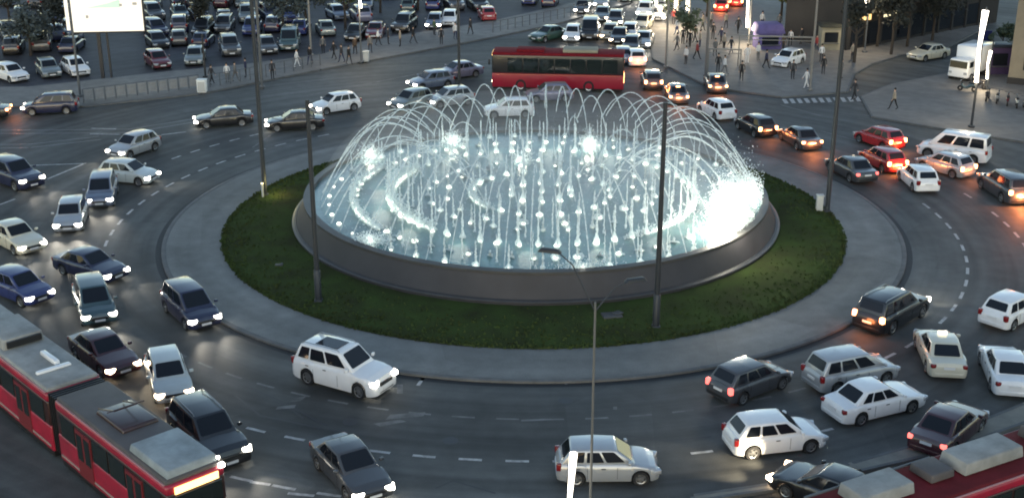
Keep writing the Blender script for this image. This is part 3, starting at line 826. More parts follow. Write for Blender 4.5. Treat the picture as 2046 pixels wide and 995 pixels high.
post('lamp_post', 'post with a white light tube left of the green tree at the top edge', (1352, 60), 6, .09, .07, M_polel, led=[(hz((1352, 60), 16), 6, -.2, .22)], sleeve=False)
post('lamp_post', 'post with a white light tube right of the green tree at the top edge', (1376, 56), 6, .09, .07, M_polel, led=[(hz((1376, 56), 20), 6, -.2, .24)], sleeve=False)
post('lamp_post', 'post with a white light tube above the far queue of cars', (1308, 40), 6, .09, .07, M_polel, led=[(hz((1308, 40), 12), 6, .1, .24)], sleeve=False)
t = thing('street_lantern', 'yellow lit street lantern beside the yellow lit tree', 'lantern', (*g(1684, 96), 0))
ob('pole', MB().tube([(0, 0, 0), (0, 0, 4.2)], .06, 8).mesh('pole', M_dark, 50), t)
ob('lantern', MB().lathe([(.001, 4.2), (.14, 4.22), (.20, 4.55), (.001, 4.7)], 12).mesh('lantern', mat('lantern_lit', (1, .9, .5), .4, emit=2.0, ecol=(1, .88, .4)), 50), t)
ld = bpy.data.lights.new('lantern_light', 'POINT'); ld.energy = 150; ld.color = (1, .86, .35); ld.shadow_soft_size = .25
ob('lantern_light', ld, t, (-.3, -.5, 4.1))
# small street furniture
def cabinet(name, label, base, d, m, cat='cabinet', lid=True):
    t = thing(name, label, cat, (*g(*base), .13))
    ob('body', bevel_mesh(MB().box((0, 0, d[2] / 2), d).mesh('body', m), .03, 1), t)
    if lid: ob('lid', bevel_mesh(MB().box((0, 0, d[2] + .03), (d[0] + .08, d[1] + .08, .06)).mesh('lid', m), .02, 1), t)
    ob('door', MB().box((0, -d[1] / 2 - .006, d[2] * .5), (d[0] * .8, .012, d[2] * .8)).mesh('door', mat('cabinet_door', (.42, .43, .42), .5)), t)
    return t
M_cab = mat('cabinet_grey', (.48, .50, .48), .5, noise=.2)
cabinet('utility_cabinet', 'pale utility cabinet on the lawn beside the right dark post', (1636, 426), (.40, .35, 1.02), M_cab)
cabinet('utility_cabinet', 'white utility cabinet at the end of the pavement railing', (405, 187), (.78, .6, 1.05), mat('cabinet_white', (.72, .74, .72), .5), 'cabinet')
cabinet('utility_cabinet', 'pale grey cabinet on the pavement beside the slim grey post', (732, 126), (.55, .5, .95), M_cab)
t = thing('bollard', 'slim pale bollard at the lawn edge beside the left dark post', 'bollard', (*g(526, 400), .15))
ob('body', MB().tube([(0, 0, 0), (0, 0, .95)], .07, 10).mesh('body', M_cab, 50), t)
ob('cap', MB().lathe([(.075, .95), (.09, .97), (.09, 1.0), (.001, 1.02)], 12).mesh('cap', mat('bollard_lamp', (1, .95, .6), .3, emit=.5, ecol=(1, .95, .6)), 50), t)
ld = bpy.data.lights.new('bollard_light', 'POINT'); ld.energy = 10; ld.color = (1, .93, .45); ld.shadow_soft_size = .15
ob('bollard_light', ld, t, (.9, .2, .9))
def crate(label, base, d, rz, m, name='stone_slab'):
    t = bevel_mesh(MB().box((0, 0, d[2] / 2), d, rz).box((d[0] * .3, d[1] * .2, d[2] * 1.1), (d[0] * .5, d[1] * .6, d[2] * .5), rz + .5).mesh(name, m), .04, 2)
    return tag(ob(name, t, None, (*g(*base), .20)), label, 'slab')
crate('pale broken stone slabs lying on the front lawn below the fountain wall', (1222, 640), (1.0, .7, .14), .2, M_cope)
crate('small pale stone lying on the lawn left of the fountain', (558, 538), (.42, .25, .1), .1, M_cope, 'lawn_stone')

# railing along the left pavement
RG = None
P0, P1, N = g(168, 208), g(398, 178), 11
t = thing('railing', 'low pavement railing with pale panels between dark posts along the left road', 'railing', (*P0, .13))
d = Vector(P1) - Vector(P0); rz = math.atan2(d.y, d.x); step = d.length / N; t.rotation_euler = (0, 0, rz)
pm = MB().tube([(0, 0, 0), (0, 0, 1.12)], .045, 8).mesh('railing_post', M_rail, 50)
pn = MB().box((step / 2, 0, .58), (step - .2, .03, .86)).mesh('railing_panel', M_panel)
for i in range(N + 1):
    ob('railing_post', pm, t, (i * step, 0, 0))
    if i < N: ob('railing_panel', pn, t, (i * step, 0, 0))
ob('handrail', MB().tube([(0, 0, 1.12), (d.length, 0, 1.12)], .03, 8).mesh('handrail', M_rail, 50), t)
for lab, a, b_, N in (('low railing along the pavement between the white cabinet and the tall grey post', (420, 178), (520, 160), 5), ('low railing along the kerb behind the white figure on the left pavement', (532, 157), (640, 134), 6), ('long slender railing along the far road above the red bus', (985, 68), (1180, 28), 14)):
    P0, P1 = g(*a), g(*b_); d = Vector(P1) - Vector(P0); step = d.length / N
    t = thing('railing', lab, 'railing', (*P0, .13), math.atan2(d.y, d.x))
    for i in range(N + 1): ob('railing_post', pm, t, (i * step, 0, 0))
    ob('handrail', MB().tube([(0, 0, 1.12), (d.length, 0, 1.12)], .03, 8).tube([(0, 0, .5), (d.length, 0, .5)], .02, 6).mesh('handrail', M_rail, 50), t)

# billboard
bx, by = g(205, 158)
z0 = hz((205, 158), 64); z1 = z0 + 3.6
t = thing('billboard', 'bright white lit billboard on a dark post at the edge of the parking lot', 'billboard', (bx, by, 0), R(6))
Wb = 6.2; ox = 1.0
ob('frame', bevel_mesh(MB().box((ox, .22, (z0 + z1) / 2), (Wb + .3, .36, z1 - z0 + .3)).mesh('frame', M_dark), .04, 1), t)
M_scr = mat('billboard_screen', (.3, .3, .3), .5, emit=.20, ecol=(.96, .98, 1.0))
sc_ = ob('screen', MB().box((ox, .02, (z0 + z1) / 2), (Wb, .05, z1 - z0)).mesh('screen', M_scr), t)
M_mint = mat('print_mint', (.2, .3, .27), .5, emit=.15, ecol=(.62, 1, .9))
M_pgrey = mat('print_grey', (.2, .2, .2), .5, emit=.06, ecol=(.8, .85, .9))
zz = z0 + 2.1
ob('print', MB().add([(ox - 1.9, -.012, zz), (ox + 1.2, -.012, zz), (ox + 1.25, -.012, zz + .75), (ox + .3, -.012, zz + .45)], [(0, 1, 2, 3)]).mesh('print', M_mint), sc_)
ob('print', MB().add([(ox + 1.15, -.014, zz + .1), (ox + 1.4, -.014, zz + .1), (ox + 1.4, -.014, zz + .35), (ox + 1.15, -.014, zz + .35)], [(0, 1, 2, 3)]).add([(ox - 1.85, -.014, zz - .9), (ox - 1.6, -.014, zz - .9), (ox - 1.6, -.014, zz - .62), (ox - 1.85, -.014, zz - .62)], [(0, 1, 2, 3)]).add([(ox + 2.3, -.014, zz + .2), (ox + 2.7, -.014, zz + .2), (ox + 2.7, -.014, zz + .45), (ox + 2.3, -.014, zz + .45)], [(0, 1, 2, 3)]).mesh('print', M_pgrey), sc_)
ob('side_panel', MB().box((ox - Wb / 2 - .42, .35, (z0 + z1) / 2 + .1), (.30, .06, z1 - z0)).mesh('side_panel', M_scr), t)
for dx in (0, .75): ob('post', MB().box((dx, .3, z0 / 2), (.30 if dx == 0 else .14, .3, z0)).mesh('post', M_dark), t)

# ------------------------------------------------------------------ trees
def tree(name, label, base, h, cr, cz, col, n=1500, seed=0, trunk=.16, sq=1.0, leaf=.22, z0=.0):
    rnd = random.Random(seed)
    t = thing(name, label, 'tree', (*g(*base), z0))
    b = MB()
    b.tube([(0, 0, 0), (.05, .03, h * .3), (-.05, .05, h * .55), (.05, 0, h * .85)], [trunk, trunk * .8, trunk * .55, trunk * .2], 8)
    for k in range(6):
        a = rnd.uniform(0, 6.28); hh = h * rnd.uniform(.35, .6)
        b.tube([(0, 0, hh), (math.cos(a) * cr * .45, math.sin(a) * cr * .45, hh + cr * .45), (math.cos(a) * cr * .8, math.sin(a) * cr * .8, hh + cr * .6)], [trunk * .4, trunk * .25, trunk * .1], 6)
    ob('trunk', b.mesh('trunk', M_trunk, 60), t)
    lv = MB()
    cl = [(Vector((rnd.gauss(0, .5) * cr, rnd.gauss(0, .5) * cr, cz + rnd.gauss(0, .45) * cr * sq)), rnd.uniform(.22, .5) * cr) for _ in range(22)]
    for i in range(n):
        c, r = rnd.choice(cl)
        q = c + Vector((rnd.gauss(0, .6), rnd.gauss(0, .6), rnd.gauss(0, .5))) * r
        u = Vector((rnd.gauss(0, 1), rnd.gauss(0, 1), rnd.gauss(0, .7))).normalized(); v = u.orthogonal().normalized()
        s = leaf * rnd.uniform(.6, 1.3)
        lv.add([q - u * s, q + v * s * .5, q + u * s, q - v * s * .5], [(0, 1, 2, 3)])
    ob('crown', lv.mesh('crown', col), t)
    return t
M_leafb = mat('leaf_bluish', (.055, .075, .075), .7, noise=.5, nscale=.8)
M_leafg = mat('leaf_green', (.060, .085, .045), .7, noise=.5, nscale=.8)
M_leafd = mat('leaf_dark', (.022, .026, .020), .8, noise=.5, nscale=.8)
M_leafy = mat('leaf_yellow_lit', (.16, .145, .02), .7, noise=.5, nscale=.8)  # yellow lamplight put into the leaf colour
tree('leafy_tree', 'bluish bushy tree in the parking lot left of the billboard', (62, 112), 5.2, 1.7, 3.3, M_leafb, 1700, 3)
tree('leafy_tree', 'sparse small tree standing in the far corner of the parking lot', (20, 55), 5, 1.6, 3.4, M_leafb, 900, 4)
tree('leafy_tree', 'green tree behind the dark vehicles at the top of the parking lot', (690, 60), 5, 1.5, 4.2, M_leafg, 1000, 5)
tree('leafy_tree', 'green tree above the black parked off-roader', (835, 22), 4.2, 1.4, 3.1, M_leafg, 1000, 6)
tree('young_tree', 'small green sapling in the crowd on the plaza right of the pale post', (1372, 88), 3.6, 1.1, 2.5, M_leafg, 600, 7, .08)
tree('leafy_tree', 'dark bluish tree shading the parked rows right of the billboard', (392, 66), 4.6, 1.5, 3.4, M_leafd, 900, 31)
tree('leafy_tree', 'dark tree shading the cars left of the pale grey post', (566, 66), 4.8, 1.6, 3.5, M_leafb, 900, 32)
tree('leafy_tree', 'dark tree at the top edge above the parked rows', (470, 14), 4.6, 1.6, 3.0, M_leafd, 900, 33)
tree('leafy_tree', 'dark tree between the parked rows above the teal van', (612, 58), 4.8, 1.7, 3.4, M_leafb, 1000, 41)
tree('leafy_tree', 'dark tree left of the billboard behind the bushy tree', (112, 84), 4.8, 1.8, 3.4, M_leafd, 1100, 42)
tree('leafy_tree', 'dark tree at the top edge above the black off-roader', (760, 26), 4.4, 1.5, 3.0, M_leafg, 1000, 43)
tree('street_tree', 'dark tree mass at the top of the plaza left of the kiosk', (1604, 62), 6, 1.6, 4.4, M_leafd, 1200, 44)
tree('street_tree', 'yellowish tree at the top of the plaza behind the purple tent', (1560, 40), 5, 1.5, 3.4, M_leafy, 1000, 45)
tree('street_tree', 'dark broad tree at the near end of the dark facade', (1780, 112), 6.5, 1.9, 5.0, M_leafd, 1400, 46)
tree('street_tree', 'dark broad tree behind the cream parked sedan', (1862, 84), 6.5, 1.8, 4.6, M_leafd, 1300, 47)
tree('leafy_tree', 'pale green tree beside the pale post at the top of the plaza', (1352, 46), 4.6, 1.5, 3.2, M_leafg, 1000, 34)
tree('leafy_tree', 'green tree behind the crowd at the top of the plaza', (1412, 36), 4.2, 1.3, 3.0, M_leafg, 900, 35)
tree('street_tree', 'yellow lit tree above the tan kiosk by the street', (1668, 92), 6.5, 1.3, 5.2, M_leafy, 900, 8)
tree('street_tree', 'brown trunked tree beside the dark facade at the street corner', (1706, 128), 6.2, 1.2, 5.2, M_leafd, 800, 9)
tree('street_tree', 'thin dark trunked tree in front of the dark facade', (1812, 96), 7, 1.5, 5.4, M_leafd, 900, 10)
tree('street_tree', 'dark tree in the shade beside the yellow lit tree', (1752, 96), 6.5, 1.6, 5.2, M_leafd, 1100, 11)
tree('small_tree', 'lit green small tree behind the purple kiosk', (2000, 118), 3.4, 1.0, 2.6, M_leafg, 700, 12, .07)

# ------------------------------------------------------------------ buildings and kiosks on the right
def building():
    a, b_ = Vector(g(1690, 104)), Vector(g(1905, 62)); d = b_ - a; rz = math.atan2(d.y, d.x); L = d.length
    t = thing('street_building', 'dark shaded building with unlit shopfronts along the side street', 'building', (*a, 0), rz)
    ob('wall', MB().box((L / 2 + 4, 4.0, 5), (L + 8, 8, 10)).mesh('wall', M_facade), t)
    nW = 9
    for i in range(nW):
        x = .3 + (L + 4) * (i + .5) / nW
        ob('shop_window', MB().box((x, -.03, 1.5), ((L + 4) / nW * .78, .08, 2.2)).mesh('shop_window', M_glass), t)
        ob('pier', MB().box((x + (L + 4) / nW / 2, -.08, 1.9), (.28, .16, 3.8)).mesh('pier', M_facade), t)
        ob('window', MB().box((x, -.03, 5.2), ((L + 4) / nW * .45, .08, 1.8)).mesh('window', M_glass), t)
    for i in (0, 1): ob('lit_sign', MB().box((2.2 + i * 4.4, -.06, 3.1), (2.4, .10, .55)).mesh('lit_sign', mat('sign_lit_%d' % i, (1, .8, .5), .4, emit=.22, ecol=((1, .62, .25), (.9, .9, .7))[i])), t)
    ob('cornice', MB().box((L / 2 + 4, -.2, 3.95), (L + 8, .4, .22)).mesh('cornice', M_facade), t)
building()
wx, wy = g(2012, 170)
t = thing('corner_building', 'tan rendered corner of a building at the right edge behind the parked scooters', 'building', (wx, wy, 0), R(-28))
ob('wall', MB().box((3.2, 3.2, 4), (6.4, 6.4, 8)).mesh('wall', M_wallt), t)
ob('plinth', MB().box((3.2, 3.18, .35), (6.5, 6.5, .7)).mesh('plinth', M_facade), t)
for i in range(2): ob('window', MB().box((1.7 + i * 2.6, -.03, 2.2), (1.1, .08, 1.5)).mesh('window', M_glass), t)
def kiosk(name, label, base, d, wallm, roofm, rz=0, cat='kiosk', roof=.25):
    t = thing(name, label, cat, (*g(*base), .0), rz)
    ob('wall', MB().box((0, 0, d[2] / 2), d).mesh('wall', wallm), t)
    ob('roof', bevel_mesh(MB().box((0, 0, d[2] + roof / 2), (d[0] + .5, d[1] + .5, roof), taper=.8).mesh('roof', roofm), .04, 1), t)
    ob('hatch', MB().box((0, -d[1] / 2 - .015, d[2] * .58), (d[0] * .7, .04, d[2] * .42)).mesh('hatch', M_glass), t)
    ob('counter', MB().box((0, -d[1] / 2 - .14, d[2] * .34), (d[0] * .8, .28, .06)).mesh('counter', M_rail), t)
    return t
kiosk('kiosk', 'tan kiosk under the yellow lit tree at the plaza edge', (1655, 100), (1.9, 1.6, 2.4), M_tan, M_leafd)
kiosk('kiosk', 'dark purple kiosk beside the tan building corner', (1988, 148), (1.9, 1.6, 2.6), mat('kiosk_purple', (.05, .03, .09), .6), M_dark)
kiosk('market_tent', 'blue purple market tent on the far plaza behind the gantry frame', (1532, 98), (2.4, 2.0, 1.7), M_purple, M_purple, .1, 'tent', .9)
t = thing('notice_panel', 'dark blue advertising panel behind the white light decoration', 'sign', (*g(1962, 118), 0))
ob('panel', bevel_mesh(MB().box((0, 0, 1.9), (1.3, .14, 1.7)).mesh('panel', mat('navy_panel', (.012, .018, .09), .4)), .02, 1), t)
ob('post', MB().box((0, 0, .55), (.16, .1, 1.1)).mesh('post', M_dark), t)
def gantry(label, a, b_, h):
    P0, P1 = Vector(g(*a)), Vector(g(*b_)); d = P1 - P0
    t = thing('metal_frame', label, 'frame', (*P0, .13), math.atan2(d.y, d.x))
    for x in (0, d.length): ob('post', MB().tube([(x, 0, 0), (x, 0, h)], .06, 8).mesh('post', M_polel, 50), t)
    ob('beam', MB().box((d.length / 2, 0, h), (d.length + .12, .12, .12)).mesh('beam', M_polel), t)
    ob('beam', MB().box((d.length / 2, 0, h - .35), (d.length - .1, .05, .06)).mesh('beam', M_polel), t)
gantry('tall pale metal gantry frame in front of the purple tent', (1474, 136), (1618, 140), 2.9)
gantry('lower pale metal frame on the plaza beside the grey post', (1414, 146), (1478, 148), 2.1)
# ------------------------------------------------------------------ cars on the roundabout (photo survey of each axis)
GL, GR, GP, GB = 'cars queueing on the left side of the roundabout', 'cars driving round the right side of the roundabout', 'cars parked in the lot', 'cars on the roads behind the fountain'
# left side
car('mpv', 'navy', (160, 223), (46, 228), 'navy family car passing the billboard beside the pavement railing', head='on', tail='off', group=GL)
car('sedan', 'black', (22, 234), (-95, 238), 'dark car leaving the picture at the left edge with a lit red tail light', tail='brake', group=GL)
car('hatch', 'silver', (302, 296), (236, 318), 'silver hatchback with lit headlights at the head of the left queue, alone', head='on', group=GL, spot=60)
car('hatch', 'pale', (204, 358), (312, 368), 'pale hatchback facing right across the queue beneath the first silver hatchback', head='on', group=GL, spot=40)
car('mpv', 'lblue', (211, 384), (201, 416), 'bluish silver family car nosing in front of the pale hatchback', head='on', group=GL, spot=40)
car('hatch', 'silver', (152, 430), (137, 468), 'silver hatchback with a blue windscreen behind the white sedan', head='on', group=GL, spot=60)
car('sedan', 'cream', (-6, 472), (74, 512), 'creamy white sedan with a dark windscreen at the left edge', head='on', group=GL, spot=40)
car('suv', 'navy', (-14, 352), (78, 384), 'dark blue off-roader at the left edge above the white sedan', head='on', group=GL, spot=40)
car('sedan', 'navy', (122, 532), (246, 568), 'long dark navy sedan crossing above the teal car', head='on', group=GL, spot=40)
car('hatch', 'blue', (-2, 576), (88, 612), 'blue hatchback at the left edge below the white sedan', head='on', group=GL, spot=30)
car('mpv', 'teal', (178, 592), (204, 660), 'dark teal family car facing the viewer with two glaring headlights', head='on', group=GL, spot=60)
car('sedan', 'maroon', (176, 700), (246, 752), 'dark red sedan with warm headlights beside the roof of the red tram', head='warm', group=GL, spot=40)
car('hatch', 'pale', (326, 738), (352, 812), 'pale hatchback with a dark windscreen between the tram and the kerb', head='warm', group=GL, spot=50)
car('suv', 'black', (382, 858), (456, 932), 'black off-roader beside the front end of the red tram', head='on', group=GL, spot=40, extra=('rails',))
car('mpv', 'navy', (350, 606), (416, 664), 'dark blue family car alone by the left kerb of the island', head='on', group=GL, spot=50)
car('suv', 'white', (615, 768), (718, 797), 'white off-roader with a dark sunroof in front of the fountain', side='R', head='on', group=GR, extra=('sunroof', 'rails'), detail=2).scale = (.98, 1, 1.09)
car('sedan', 'dgrey', (664, 918), (742, 1000), 'dark grey sedan with glaring headlights at the bottom edge', head='on', group=GR, spot=50)
# front and right side
car('hatch', 'silver', (1150, 970), (1280, 969), 'silver hatchback behind the thin post at the bottom edge', side='R', group=GR)
car('hatch', 'white', (1506, 917), (1613, 905), 'white hatchback lit from behind beside the black car and the red tram', side='R', group=GR)
car('mpv', 'silver', (1640, 776), (1752, 752), 'silver family car half hidden behind the white sedan', group=GR)
car('sedan', 'white', (1727, 848), (1808, 828), 'white sedan in front of the silver family car', side='R', group=GR)
car('hatch', 'dgrey', (1446, 800), (1545, 762), 'dark grey hatchback with red tail lights on the front carriageway', tail='on', group=GR)
car('sedan', 'maroon', (1862, 902), (1922, 850), 'dark maroon sedan next to the pale pavement strip and the right tram', tail='on', group=GR)
car('suv', 'black', (1742, 662), (1815, 622), 'black off-roader hugging the kerb on the right of the island', tail='brake', head='on', group=GR, extra=('rails',), spot=60, glow=4)
car('sedan', 'cream', (1888, 752), (1862, 694), 'cream taxi with a lit roof sign on the right carriageway', group=GR, extra=('taxi',), tail='off')
car('hatch', 'white', (1986, 656), (2052, 622), 'white hatchback at the right edge above the cream taxi', group=GR)
car('sedan', 'white', (2018, 788), (1992, 728), 'white sedan with a blue rear window at the right edge beside the cream taxi', group=GR)
car('sedan', 'black', (1708, 1024), (1604, 984), 'black sedan with yellow headlights beside the roof of the right tram', head='warm', group=GR, spot=170)
# right rear queue
car('hatch', 'white', (1452, 243), (1410, 222), 'white hatchback lit brightly at its tail behind the fountain dome', group=GR, tail='off')
car('sedan', 'grey', (1356, 212), (1346, 188), 'grey sedan with three orange brake lights just right of the dome', tail='brake', extra=('third',), group=GR, glow=8)
car('sedan', 'dgrey', (1434, 190), (1424, 168), 'dark sedan with three orange brake lights beside the grey plaza post', tail='brake', extra=('third',), group=GR, glow=8)
car('hatch', 'dgrey', (1306, 184), (1297, 162), 'dark hatchback with pale lights behind the red bus', tail='brake', group=GR)
car('hatch', 'white', (1276, 140), (1264, 116), 'white hatchback with a bright tail right behind the red bus', tail='brake', group=GB, glow=6)
car('hatch', 'lilac', (1247, 134), (1240, 112), 'lilac grey hatchback squeezed between the red bus and the white hatchback', group=GB)
car('hatch', 'black', (1530, 276), (1488, 255), 'black hatchback with pale lamps behind the right flank of the dome', tail='brake', group=GR)
car('sedan', 'dgrey', (1622, 305), (1572, 274), 'dark grey sedan with glowing brake lights left of the right dark post', tail='brake', group=GR, glow=14)
car('hatch', 'red', (1782, 300), (1730, 282), 'red hatchback at the back of the right queue', tail='brake', group=GR, glow=8)
car('hatch', 'red', (1786, 346), (1738, 322), 'red hatchback bathed in orange brake light beside the dark sedan', tail='brake', group=GR, glow=26)
car('sedan', 'dgrey', (1724, 366), (1674, 338), 'dark grey sedan next to the right dark post, nearest the island', tail='on', group=GR)
car('van', 'white', (1952, 324), (1858, 310), 'white passenger van, tallest in the right queue', group=GR, tail='off', cat='van')
car('hatch', 'silver', (1925, 356), (1850, 334), 'silver hatchback squeezed in front of the white van', group=GR, tail='brake')
car('hatch', 'white', (1854, 390), (1812, 354), 'white hatchback showing its tail at the front of the right queue', group=GR, tail='off')
car('suv', 'dgrey', (2046, 418), (1968, 366), 'dark off-roader with amber brake glow at the right edge', tail='brake', group=GR, glow=40)
car('hatch', 'white', (1596, 124), (1552, 138), 'white hatchback parked on the plaza by the purple tent', group='cars parked on the right')
car('sedan', 'cream', (1890, 112), (1818, 124), 'cream sedan parked in the dark side street', group='cars parked on the right')
# behind the fountain
car('sedan', 'black', (497, 247), (398, 254), 'black sedan following the left exit before the twin dark sedan', head='on', group=GB)
car('sedan', 'black', (648, 255), (532, 260), 'black sedan beside the white hatchback left of the fountain dome', head='on', group=GB)
car('hatch', 'white', (706, 217), (636, 228), 'white hatchback behind the black sedan left of the dome', head='on', group=GB, tail='off')
car('hatch', 'white', (1066, 231), (968, 233), 'white hatchback seen through the top of the water arcs', head='off', group=GB)
car('hatch', 'lilac', (1126, 200), (1068, 202), 'pale lilac hatchback between the water arcs and the red bus', group=GB)
car('hatch', 'lblue', (896, 171), (826, 180), 'bluish silver hatchback behind the left shoulder of the dome', group=GB, head='on')
car('sedan', 'lilac', (952, 150), (880, 160), 'lilac grey sedan behind the dark post left of the red bus', group=GB, head='on')
car('hatch', 'silver', (932, 206), (866, 214), 'silver hatchback at the rear kerb of the island behind the arcs', group=GB, head='on')
car('hatch', 'sgreen', (850, 208), (794, 222), 'grey green hatchback behind the left shoulder of the dome, nearest the water', group=GB, head='on')
car('hatch', 'white', (1150, 68), (1138, 92), 'white hatchback facing the viewer above the red bus roof', head='on', group=GB, spot=20)
car('sedan', 'green', (1116, 76), (1076, 84), 'dark green sedan beside the white hatchback above the bus', group=GB)
car('van', 'black', (1182, 62), (1176, 88), 'tall black van above the red bus roof', group=GB, cat='van')
car('hatch', 'tancol', (1226, 66), (1212, 88), 'tan hatchback with pale lamps in the far queue', head='warm', group=GB)
car('hatch', 'dgrey', (1234, 38), (1226, 60), 'dark hatchback with two white headlights in the far queue', head='on', group=GB, spot=20)
car('hatch', 'cream', (1296, 48), (1272, 68), 'cream hatchback in the far queue near the pale plaza post', group=GB)
car('hatch', 'white', (1294, 20), (1282, 42), 'white hatchback with bright headlights in the far queue', head='on', group=GB, spot=20)
car('hatch', 'silver', (1322, 30), (1312, 50), 'silver hatchback by the top of the pale plaza post', head='on', group=GB)
car('sedan', 'dgrey', (1252, -10), (1246, 14), 'dark sedan with headlights at the top edge', head='on', group=GB, spot=20)
car('hatch', 'red', (1438, 34), (1444, 10), 'red hatchback with amber lights at the top edge', tail='brake', group=GB, glow=10)
car('hatch', 'red', (1468, 22), (1476, 2), 'second red hatchback with amber lights under the light tube', tail='brake', group=GB)
car('hatch', 'red', (980, 48), (966, 30), 'red hatchback parked at the far roadside', group=GB)
for q, c, k, lab, hd in [((1262, 102), 'dgrey', 'hatch', 'dark grey hatchback just above the lilac hatchback in the far queue', 'warm'), ((1258, 76), 'white', 'hatch', 'white hatchback between the tan and the cream hatchbacks in the far queue', 'warm'), ((1204, 40), 'sgreen', 'sedan', 'grey green sedan left of the dark far hatchback', 'warm'),
    ((1202, 14), 'silver', 'hatch', 'silver hatchback left of the dark top edge sedan', 'on'), ((1322, 4), 'white', 'mpv', 'white family car at the top edge above the silver one', 'on'), ((1286, -4), 'dred', 'hatch', 'dark red hatchback at the top edge of the far queue', 'on'),
    ((1164, 26), 'dgrey', 'hatch', 'dark grey hatchback above the front facing white one', 'on'), ((1238, 84), 'black', 'sedan', 'black sedan tucked between the tan hatchback and the bus', 'warm'), ((1286, 92), 'silver', 'sedan', 'silver sedan beside the cream hatchback, right of the bus roof', 'on')]:
    car(k, c, (q[0] + 6, q[1] - 10), (q[0] - 6, q[1] + 10), lab, head=hd, group=GB, spot=25)
# parked cars, upper left
car('hatch', 'white', (-4, 152), (50, 168), 'white hatchback at the left end of the parked row', group=GP, detail=1)
car('hatch', 'sgreen', (84, 138), (112, 164), 'grey green hatchback between two white parked cars', group=GP, detail=1)
car('hatch', 'white', (132, 136), (172, 160), 'white hatchback beside the billboard post', group=GP, detail=1)
car('hatch', 'dred', (300, 122), (332, 144), 'dark red hatchback parked alone beside the railing', group=GP, detail=1)
car('hatch', 'sgreen', (398, 112), (384, 140), 'grey green hatchback parked right of the dark red one', group=GP, detail=1)
car('suv', 'dgrey', (452, 92), (468, 122), 'dark off-roader with round lamps parked behind the pale road sign', group=GP, detail=1)
car('van', 'teal', (586, 80), (574, 112), 'dark teal van parked by the pale grey post', group=GP, detail=1, cat='van')
car('hatch', 'dgrey', (528, 92), (542, 116), 'dark hatchback parked left of the teal van', group=GP, detail=1)
car('suv', 'black', (826, 48), (790, 72), 'large black off-roader parked at the edge of the lot', group=GP, detail=1)
car('hatch', 'white', (904, 36), (893, 62), 'white hatchback with red trim parked at the end of the kerb row', group=GP, detail=1, tail='on')
car('hatch', 'lblue', (876, 44), (862, 66), 'pale blue hatchback parked right of the black off-roader', group=GP, detail=1, head='on')
car('sedan', 'black', (722, 66), (700, 88), 'black sedan parked behind the walking group', group=GP, detail=1)
car('sedan', 'dred', (758, 62), (744, 84), 'dark wine sedan parked left of the black off-roader', group=GP, detail=1)
rnd_ = random.Random(5)
taken = [(26, 160), (98, 152), (152, 148), (316, 134), (391, 128), (460, 108), (580, 96), (535, 104), (808, 62), (898, 50), (869, 56), (711, 78), (751, 74), (973, 40)]
def lot_edge(x): return 158 - max(0, x - 190) * .148 if x < 880 else 56 - (x - 880) * .17
rows = []
for y in (-8, 16, 40, 64, 88, 112):
    lst = []
    x = 302 + (y % 3) * 9
    while x < 1010:
        if y < lot_edge(x) - 26 and not any(abs(x - u) < 44 and abs(y - v) < 24 for u, v in taken) and rnd_.random() > .07 and not (y > 88 and x < 360):
            lst.append((x, rnd_.choice(['dgrey', 'black', 'navy', 'teal', 'sgreen', 'lilac', 'lblue', 'blue', 'dgrey', 'black', 'navy', 'maroon', 'silver' if y < 30 else 'navy'])))
        x += rnd_.uniform(43, 50)
    rows.append((y, lst))
rows += [(100.5, [(140, 'navy'), (84, 'dgrey'), (24, 'black')]), (74, [(150, 'lblue'), (108, 'navy'), (16, 'dgrey')]), (44, [(140, 'lilac'), (96, 'navy'), (44, 'black')]), (12, [(118, 'navy'), (70, 'dgrey'), (20, 'lblue')]), (8, [(1064, 'blue'), (1104, 'navy')])]
COLN = dict(navy='navy', lilac='lilac grey', lblue='pale blue', dgrey='dark grey', black='black', teal='dark teal', sgreen='grey green', blue='blue', tancol='tan', silver='silver', maroon='wine coloured')
ROWN = {-8: 'row cut by the top edge', 16: 'second row from the top edge', 40: 'third row from the top edge', 64: 'fourth row from the top edge', 88: 'fifth row from the top edge', 112: 'sixth row from the top edge', 100.5: 'row behind the white parked hatchbacks', 74: 'row beside the bushy tree', 44: 'row left of the billboard', 12: 'top row left of the billboard', 8: 'short row beyond the far railing'}
ORD = ['first', 'second', 'third', 'fourth', 'fifth', 'sixth', 'seventh', 'eighth', 'ninth']
cnt = {}; tot = {}
for y, lst in rows:
    for x, c in lst: tot[(y, c)] = tot.get((y, c), 0) + 1
for y, lst in rows:
    for x, c in sorted(lst):
        i = cnt.get((y, c), 0); cnt[(y, c)] = i + 1
        k = random.choice(['hatch', 'sedan', 'hatch', 'mpv', 'suv'])
        lab = ('%s %s car from the left parked in the %s' % (ORD[i], COLN[c], ROWN[y])) if tot[(y, c)] > 1 else ('the only %s car parked in the %s' % (COLN[c], ROWN[y]))
        sg = 1 if random.random() < .6 else -1
        dx = random.uniform(-14, 22); qx = x + random.uniform(-5, 5); qy = y + random.uniform(-5, 5)
        a, b_ = (qx - dx, qy - 9), (qx + dx, qy + 11)
        if sg < 0: a, b_ = b_, a
        car(k, c, a, b_, lab, group=GP, detail=0)

